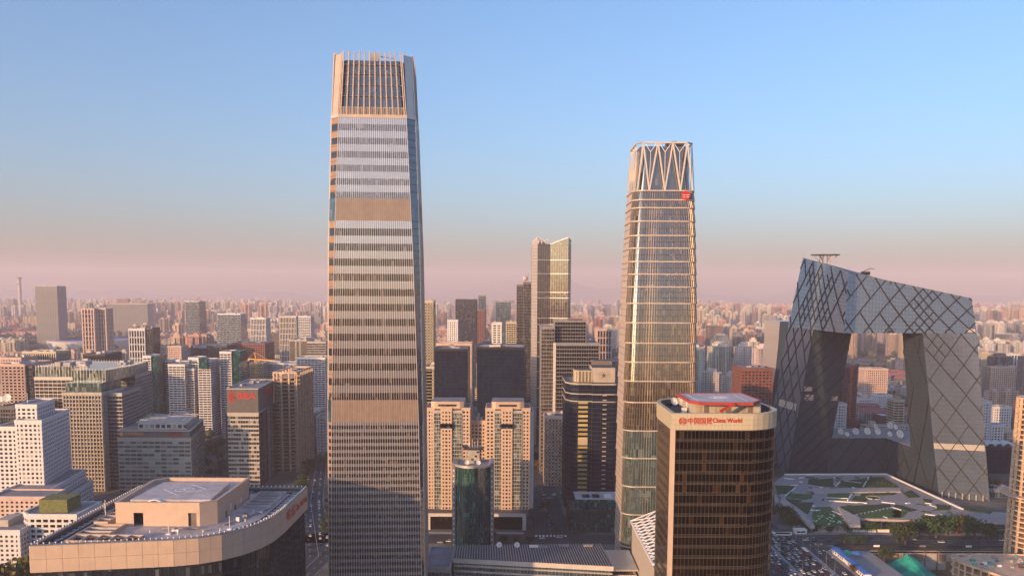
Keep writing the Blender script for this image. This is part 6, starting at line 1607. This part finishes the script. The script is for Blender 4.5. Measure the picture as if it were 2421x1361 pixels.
# ------------------------------------------------------------------ building pit
m = MB(); m.face([(PIT[0], PIT[2], -20), (PIT[1], PIT[2], -20), (PIT[1], PIT[3], -20), (PIT[0], PIT[3], -20)])
for a, b in (((PIT[0], PIT[2]), (PIT[0], PIT[3])), ((PIT[1], PIT[3]), (PIT[1], PIT[2])), ((PIT[1], PIT[2]), (PIT[0], PIT[2]))): m.face([(*a, -20), (*b, -20), (*b, 0), (*a, 0)])
tag(m.build('pit_floor', 'earth'), kind='structure')
m = MB(); m.box(236, 268, 470, 618, 0, .1); tag(m.build('site_ground', 'paving'), kind='structure')
t = thing('retaining_wall', 'tan retaining wall of the building pit with ribs and parapet', 'retaining wall', (350, 617, -20))
for i in range(30):
    x = PIT[0] + i * 5.733
    for z0, z1 in ((-20, -13.5), (-13.4, -7), (-6.9, -1.6)): m = MB(); m.box(x + .05, x + 5.68, 616.4 + rnd.uniform(0, .08), 617, z0, z1); m.build('wall_panel', 'earth' if rnd.random() < .6 else 'concrete', t)
    m = MB(); m.box(x - .2, x + .2, 616.0, 616.6, -1.5, 1.2); m.build('parapet_post', 'brown_stone', t)
m = MB(); m.box(PIT[0], PIT[1], 616.2, 617.1, -1.55, -.9); m.box(PIT[0], PIT[1], 616.2, 616.5, .6, 1.0); m.build('capping_beam', 'pink_wall', t)
for x in (279, 284, 309, 318): m = MB(); m.bar((x, 615.6, -20), (x, 615.6, 1), .5); m.build('pile', 'brown_stone', t)
m = MB(); N = 22; H = {}
for i in range(N + 1):
    for j in range(N + 1):
        u, v_ = i / N, j / N; h = -19.9 + 20.5 * max(0, 1 - abs(u - .42) * 1.9) ** .8 * min(1, (.15 + v_ * 1.1)) * (1 if v_ < .9 else (1 - v_) * 10 * .5 + .5) + 2.2 * math.sin(u * 17 + 3 * v_) * math.sin(v_ * 13 + 2 * u) * .6 + rnd.uniform(-.7, .7)
        H[i, j] = (269.5 + 48 * u, 538 + 76 * v_, max(-19.9, h + 1.5))
for i in range(N):
    for j in range(N): m.face([H[i, j], H[i + 1, j], H[i + 1, j + 1], H[i, j + 1]])
o = m.build('netted_mound', 'teal_net'); smooth(o, 25); tag(o, 'earth mound under bright green netting in the building pit', 'mound')
m = MB(); N = 10
for i in range(N):
    a0, a1 = i / N * 6.283, (i + 1) / N * 6.283; m.face([(249, 613, 2.6), (249 + 6 * math.cos(a0), 613 + 3.5 * math.sin(a0), .1), (249 + 6 * math.cos(a1), 613 + 3.5 * math.sin(a1), .1)])
tag(m.build('netted_heap', 'teal_net'), 'small heap under green netting behind the blue awning', 'heap')
t = thing('site_slab', 'unfinished concrete podium deck with stacked formwork, bottom right', 'building shell', (335, 560, -20))
sp_ = [(304, 556)] + arc(312, 566, 9, 180, 90, 6) + [(330, 575.5), (400, 572), (400, 520), (318, 520)]
sp_ = sp_[::-1]
for z in (-14, -9, -4, 1.5, 6.5, 11): m = MB(); m.prism(sp_, z - .6, z, bottom=True); m.build('floor_slab', 'raw_concrete', t)
m = MB(); m.ring(offset_poly(sp_, .1), offset_poly(sp_, -.5), 11, 12); m.build('edge_kerb', 'raw_concrete', t)
for q, u, n_ in walk(offset_poly(sp_, -1.2), 6)[0]: m = MB(); m.box(q.x - .5, q.x + .5, q.y - .5, q.y + .5, -20, 11); m.build('column', 'raw_concrete', t)
for i in range(46):
    x, y = rnd.uniform(308, 362), rnd.uniform(545, 571); s_ = rnd.uniform(.6, 2.2); m = MB(); m.box(x, x + s_ * 1.6, y, y + s_, 11, 11 + rnd.uniform(.4, 1.8)); m.build('formwork_stack', rnd.choice(['white_paint', 'red_brick', 'concrete', 'metal_grey', 'teal_net', 'beige_stone', 'brown_stone']), t)
t = thing('round_shell', 'tall unfinished round concrete tower of ringed slabs at the right edge', 'building shell', (372, 588, 0))
cx, cy, rr = 376, 590, 20.5
for k_ in range(30):
    z = 3.6 * (k_ + 1) + 11
    m = MB(); r_ = rr * (1 - .0012 * z); wide = 5.5 if k_ == 10 else 0
    m.ring(arc(cx, cy, r_ + .9 + wide, 0, 360, 40)[:-1], arc(cx, cy, r_ - 8, 0, 360, 40)[:-1], z - .55, z + (.45 if k_ % 2 else .1)); m.build('ring_slab', 'raw_concrete', t)
for i in range(20): a = i * math.pi / 10; m = MB(); m.bar((cx + rr * math.cos(a), cy + rr * math.sin(a), -20), (cx + rr * .87 * math.cos(a), cy + rr * .87 * math.sin(a), 119), 1.3, 1.3); m.build('column', 'raw_concrete', t)
m = MB(); m.cyl(cx, cy, 11, -20, 122, 20); m.build('core_wall', 'dark_concrete', t)
from mathutils import noise as mnoise
def parkland(x, y): return mnoise.noise(Vector((x / 750.0 + 3.3, y / 1100.0, .5))) > .34
def district(x0, y0, w, d, typ):
    far = 1.45 if (y0 > 4200 or y0 < 500) else 1.0  # unseen blocks around the viewpoint raised too, so their shadows reach higher
    if y0 > 1600 and parkland(x0 + w / 2, y0 + d / 2): return
    hue = mnoise.noise(Vector((x0 / 900.0, y0 / 900.0, 4.0)))          # whole quarters share a tone
    global WGT_RES
    WGT_RES = [12, 7, 4, 5, 8, 2, 2, 2, 1] if hue > .12 else ([3, 5, 14, 2, 2, 9, 1, 2, 4] if hue < -.12 else [8, 9, 9, 5, 4, 5, 1, 2, 2])
    if typ == 'low':
        yy = y0 + 8; red = rnd.random() < .38; ci = pick(WGT_RES)
        while yy < y0 + d - 14:
            xx = x0 + rnd.uniform(4, 14)
            while xx < x0 + w - 30:
                L = rnd.uniform(36, 80); L = min(L, x0 + w - xx - 4)
                if L > 22 and rnd.random() < .9: spec('slab block', xx + L / 2, yy + 6, L, rnd.uniform(11, 14), rnd.choice([12, 16, 18, 19, 22]), ci if rnd.random() < .7 else None, roofred=red)
                xx += L + rnd.uniform(8, 16)
            yy += rnd.uniform(27, 36)
    elif typ == 'tower':
        h = rnd.choice([52, 58, 66, 74, 84]) * far; ci = pick(WGT_RES); n = rnd.choice([2, 3, 3]); mm = rnd.choice([2, 3])
        for i in range(n):
            for j in range(mm):
                if rnd.random() < .85:
                    q = rnd.uniform(22, 30)
                    spec('tower block', x0 + (i + .5) * w / n + rnd.uniform(-12, 12), y0 + (j + .5) * d / mm + rnd.uniform(-10, 10), q * rnd.uniform(1, 1.35), q, h * rnd.uniform(.92, 1.1), ci if rnd.random() < .85 else None)
        if rnd.random() < .5: spec('slab block', x0 + w * .5, y0 + 14, rnd.uniform(50, 90), 14, 12, None)
    elif typ == 'slab':
        h = rnd.choice([36, 42, 48, 54]) * far; ci = pick(WGT_RES); mm = rnd.choice([2, 3])
        for j in range(mm):
            for i in range(2):
                if rnd.random() < .85: spec('slab block', x0 + (i + .5) * w / 2 + rnd.uniform(-8, 8), y0 + (j + .5) * d / mm, rnd.uniform(40, 78), rnd.uniform(14, 18), h * rnd.uniform(.9, 1.1), ci if rnd.random() < .8 else None)
    else:
        n = rnd.choice([1, 2, 2]); mm = rnd.choice([1, 2, 2])
        for i in range(n):
            for j in range(mm):
                if rnd.random() < .85: spec('office block', x0 + (i + .5) * w / n, y0 + (j + .5) * d / mm, rnd.uniform(30, .72 * w / n), rnd.uniform(26, .7 * d / mm), rnd.choice([24, 32, 40, 52, 60, 75, 92]) * far * rnd.uniform(.9, 1.1))
def zone_types(X, Y):
    u = X / Y
    if Y < 1500: return ['low'] * 5 + ['slab'] * 3 + ['office'] * 3 + ['tower']
    if u > .18:
        if Y < 2300: return ['low'] * 7 + ['slab'] * 3 + ['tower'] * 3
        return ['tower'] * 8 + ['slab'] * 3 + ['low'] * 3 + ['office']
    if Y < 2600: return ['low'] * 3 + ['slab'] * 4 + ['tower'] * 4 + ['office'] * 3
    return ['tower'] * 6 + ['slab'] * 4 + ['low'] * 4 + ['office'] * 2
def make_city():
    yy = 960.0
    while yy < 11500:
        c = 200 if yy < 3500 else (230 if yy < 7000 else 300)
        n = int(yy * .72 / c) + 1
        for i in range(-n, n + 1):
            X = i * c + rnd.uniform(-10, 10)
            if yy > 6000 and rnd.random() < .35: continue
            district(X - c / 2 + 9, yy, c - 18, c - 20, rnd.choice(zone_types(X, yy + 100)))
        yy += c
    # blocks to either side of the frame and behind the viewpoint: they stand in the glass and shade the streets
    yy = -3200.0
    while yy < 960:
        for i in range(-14, 15):
            X = i * 200
            if yy > -120 and abs(X) < 640 + max(0, yy) * .1: continue
            if abs(X) < 160 and yy > -330: continue
            district(X - 91, yy, 182, 180, rnd.choice(['office'] * 4 + ['tower'] * 4 + ['slab'] * 3 + ['low'] * 2))
        yy += 200
def occluders():
    return [(770, 125, 1003, 1361, 470), (1457, 335, 1648, 1310, 570), (1257, 562, 1343, 1050, 1060), (1552, 950, 1838, 1361, 300), (1880, 640, 2300, 785, 800), (1850, 785, 1995, 1120, 880), (2140, 785, 2330, 1180, 800), (1222, 668, 1256, 1000, 1150), (1282, 760, 1412, 1100, 900), (1340, 880, 1456, 1215, 740), (1128, 822, 1250, 1000, 900), (1022, 825, 1106, 1000, 900), (1007, 945, 1262, 1260, 680), (80, 875, 330, 1160, 800), (340, 850, 565, 1020, 1150), (530, 920, 715, 1150, 840), (35, 960, 200, 1240, 690), (275, 990, 478, 1165, 800), (77, 1150, 725, 1361, 350), (1965, 1035, 2150, 1120, 890), (590, 850, 770, 980, 1200)]
def city_objects(n_single=270):
    import array
    GW, GH = 606, 341
    zb = [[1e9] * GW for _ in range(GH)]
    for a, b, c, d, e in occluders():
        for y in range(b // 4, min(GH, d // 4)):
            row = zb[y]
            for x in range(max(0, a // 4), min(GW, c // 4)): row[x] = min(row[x], e)
    SPEC.sort(key=lambda s: s['cy'])
    for s in SPEC:
        if s['cy'] < 300: s['vis'] = 0; s['px'] = -1; continue
        x0, x1, y0, y1 = s['cx'] - s['w'] / 2, s['cx'] + s['w'] / 2, s['cy'] - s['d'] / 2, s['cy'] + s['d'] / 2
        ps = [px((x, y, 0)) for x in (x0, x1) for y in (y0, y1)]; tp = px((s['cx'], y0, s['h'])); 
        a = min(p[0] for p in ps); b = max(p[0] for p in ps); t = tp[1]; u = max(p[1] for p in ps)
        s['px'] = (a + b) / 2; s['py'] = t; s['top'] = t; s['bot'] = u; vis = 0
        if b < 0 or a > 2421: s['vis'] = 0; continue
        for y in range(max(0, int(t / 4)), min(GH, int(u / 4) + 1)):
            row = zb[y]
            for x in range(max(0, int(a / 4)), min(GW, int(b / 4) + 1)):
                if row[x] > s['cy']: row[x] = s['cy']; vis += 1
        s['vis'] = vis
    best = sorted([s for s in SPEC if s['vis'] > 2 and s['cy'] < 4200], key=lambda s: -s['vis'])[:n_single]
    ids = set(id(s) for s in best)
    far = MB()
    for s in SPEC:
        if id(s) in ids: continue
        rf = []
        emit(s, far, rf)
        for m in rf:
            b = len(far.v); far.v += m.v; far.f += [tuple(i + b for i in f) for f in m.f]; far.uv += m.uv; far.mi += m.mi; far.col += m.col
    o = far.build('distant_city', ['city_wall', 'city_roof'])
    tag(o, 'endless mass of small distant buildings fading into the haze', 'city', kind='stuff')
    def zone(s):
        x = s['px']
        if x < 330: return 'near the left edge'
        if x < 780: return 'left of the tallest tower'
        if x < 1260: return 'just right of the tallest tower'
        if x < 1460: return 'behind the stepped glass tower'
        if x < 1860: return 'right of the crowned tower'
        if x < 2200: return 'seen through the looped tower'
        return 'right of the looped tower'
    def depth(s): return 'near rows' if s['cy'] < 1450 else ('middle distance' if s['cy'] < 2300 else 'far rows')
    bins = {}
    for s in best: bins.setdefault((s['ci'], s['kind'], zone(s), depth(s)), []).append(s)
    KN = {'tower block': ('tower_block', 'apartment tower'), 'slab block': ('slab_block', 'apartment block'), 'office block': ('office_block', 'office block')}
    def nth(i): return '%d%s' % (i, 'th' if 10 <= i % 100 <= 20 else {1: 'st', 2: 'nd', 3: 'rd'}.get(i % 10, 'th'))
    for key, L in bins.items():
        L.sort(key=lambda s: s['px'])
        for i, s in enumerate(L):
            lab = '%s %s, %s, %s' % (PAL[s['ci']][0], KN[s['kind']][1], key[3], key[2])
            if len(L) > 1: lab = '%s %s, %s from left, %s, %s' % (PAL[s['ci']][0], KN[s['kind']][1], nth(i + 1), key[3], key[2])
            t = thing(KN[s['kind']][0], lab, 'building', (s['cx'], s['cy'], 0), 0, 'apartment and office blocks of the wider city')
            b = MB(); rf = []; emit(s, b, rf)
            b.build('wall', ['city_wall', 'city_roof'], t)
            for m in rf: m.build('roof_house', ['city_wall', 'city_roof'], t)
# far trees: dark crowns between the blocks, one uncountable mass
def far_trees():
    bm = bmesh.new(); bmesh.ops.create_icosphere(bm, subdivisions=1, radius=1)
    base = [v.co.copy() for v in bm.verts]; fs = [[v.index for v in f.verts] for f in bm.faces]; bm.free()
    V = []; FC = []
    for i in range(9500):
        Y = 880 * (7.0 ** (rnd.random() ** 1.1)); X = rnd.uniform(-.66, .66) * Y
        if i > 4200 and not (Y > 1600 and parkland(X, Y)): continue
        Xg = round(X / 200) * 200 + 100; 
        if rnd.random() < .45: X = Xg + rnd.uniform(-9, 9)
        bad = any(e[0] - 3 < X < e[1] + 3 and e[2] - 3 < Y < e[3] + 3 for e in EXC) or (RX0 - 4 < X < RX1 + 4)
        if bad: continue
        r = rnd.uniform(4, 8) * (1 if Y < 2500 else 1.6); h = rnd.uniform(.7, 1.05)
        b = len(V)
        for c in base:
            q = rnd.uniform(.75, 1.2); V.append((X + c.x * r * q, Y + c.y * r * q, 4 + r * .75 + c.z * r * h * q))
        FC += [tuple(b + j for j in f) for f in fs]
    me = bpy.data.meshes.new('far_trees'); me.from_pydata(V, [], FC); me.materials.append(MATS['far_leaf'])
    o = link('far_trees', me); tag(o, 'dark tree crowns filling the gaps between distant blocks', 'trees', kind='stuff')
make_city(); city_objects(); far_trees()
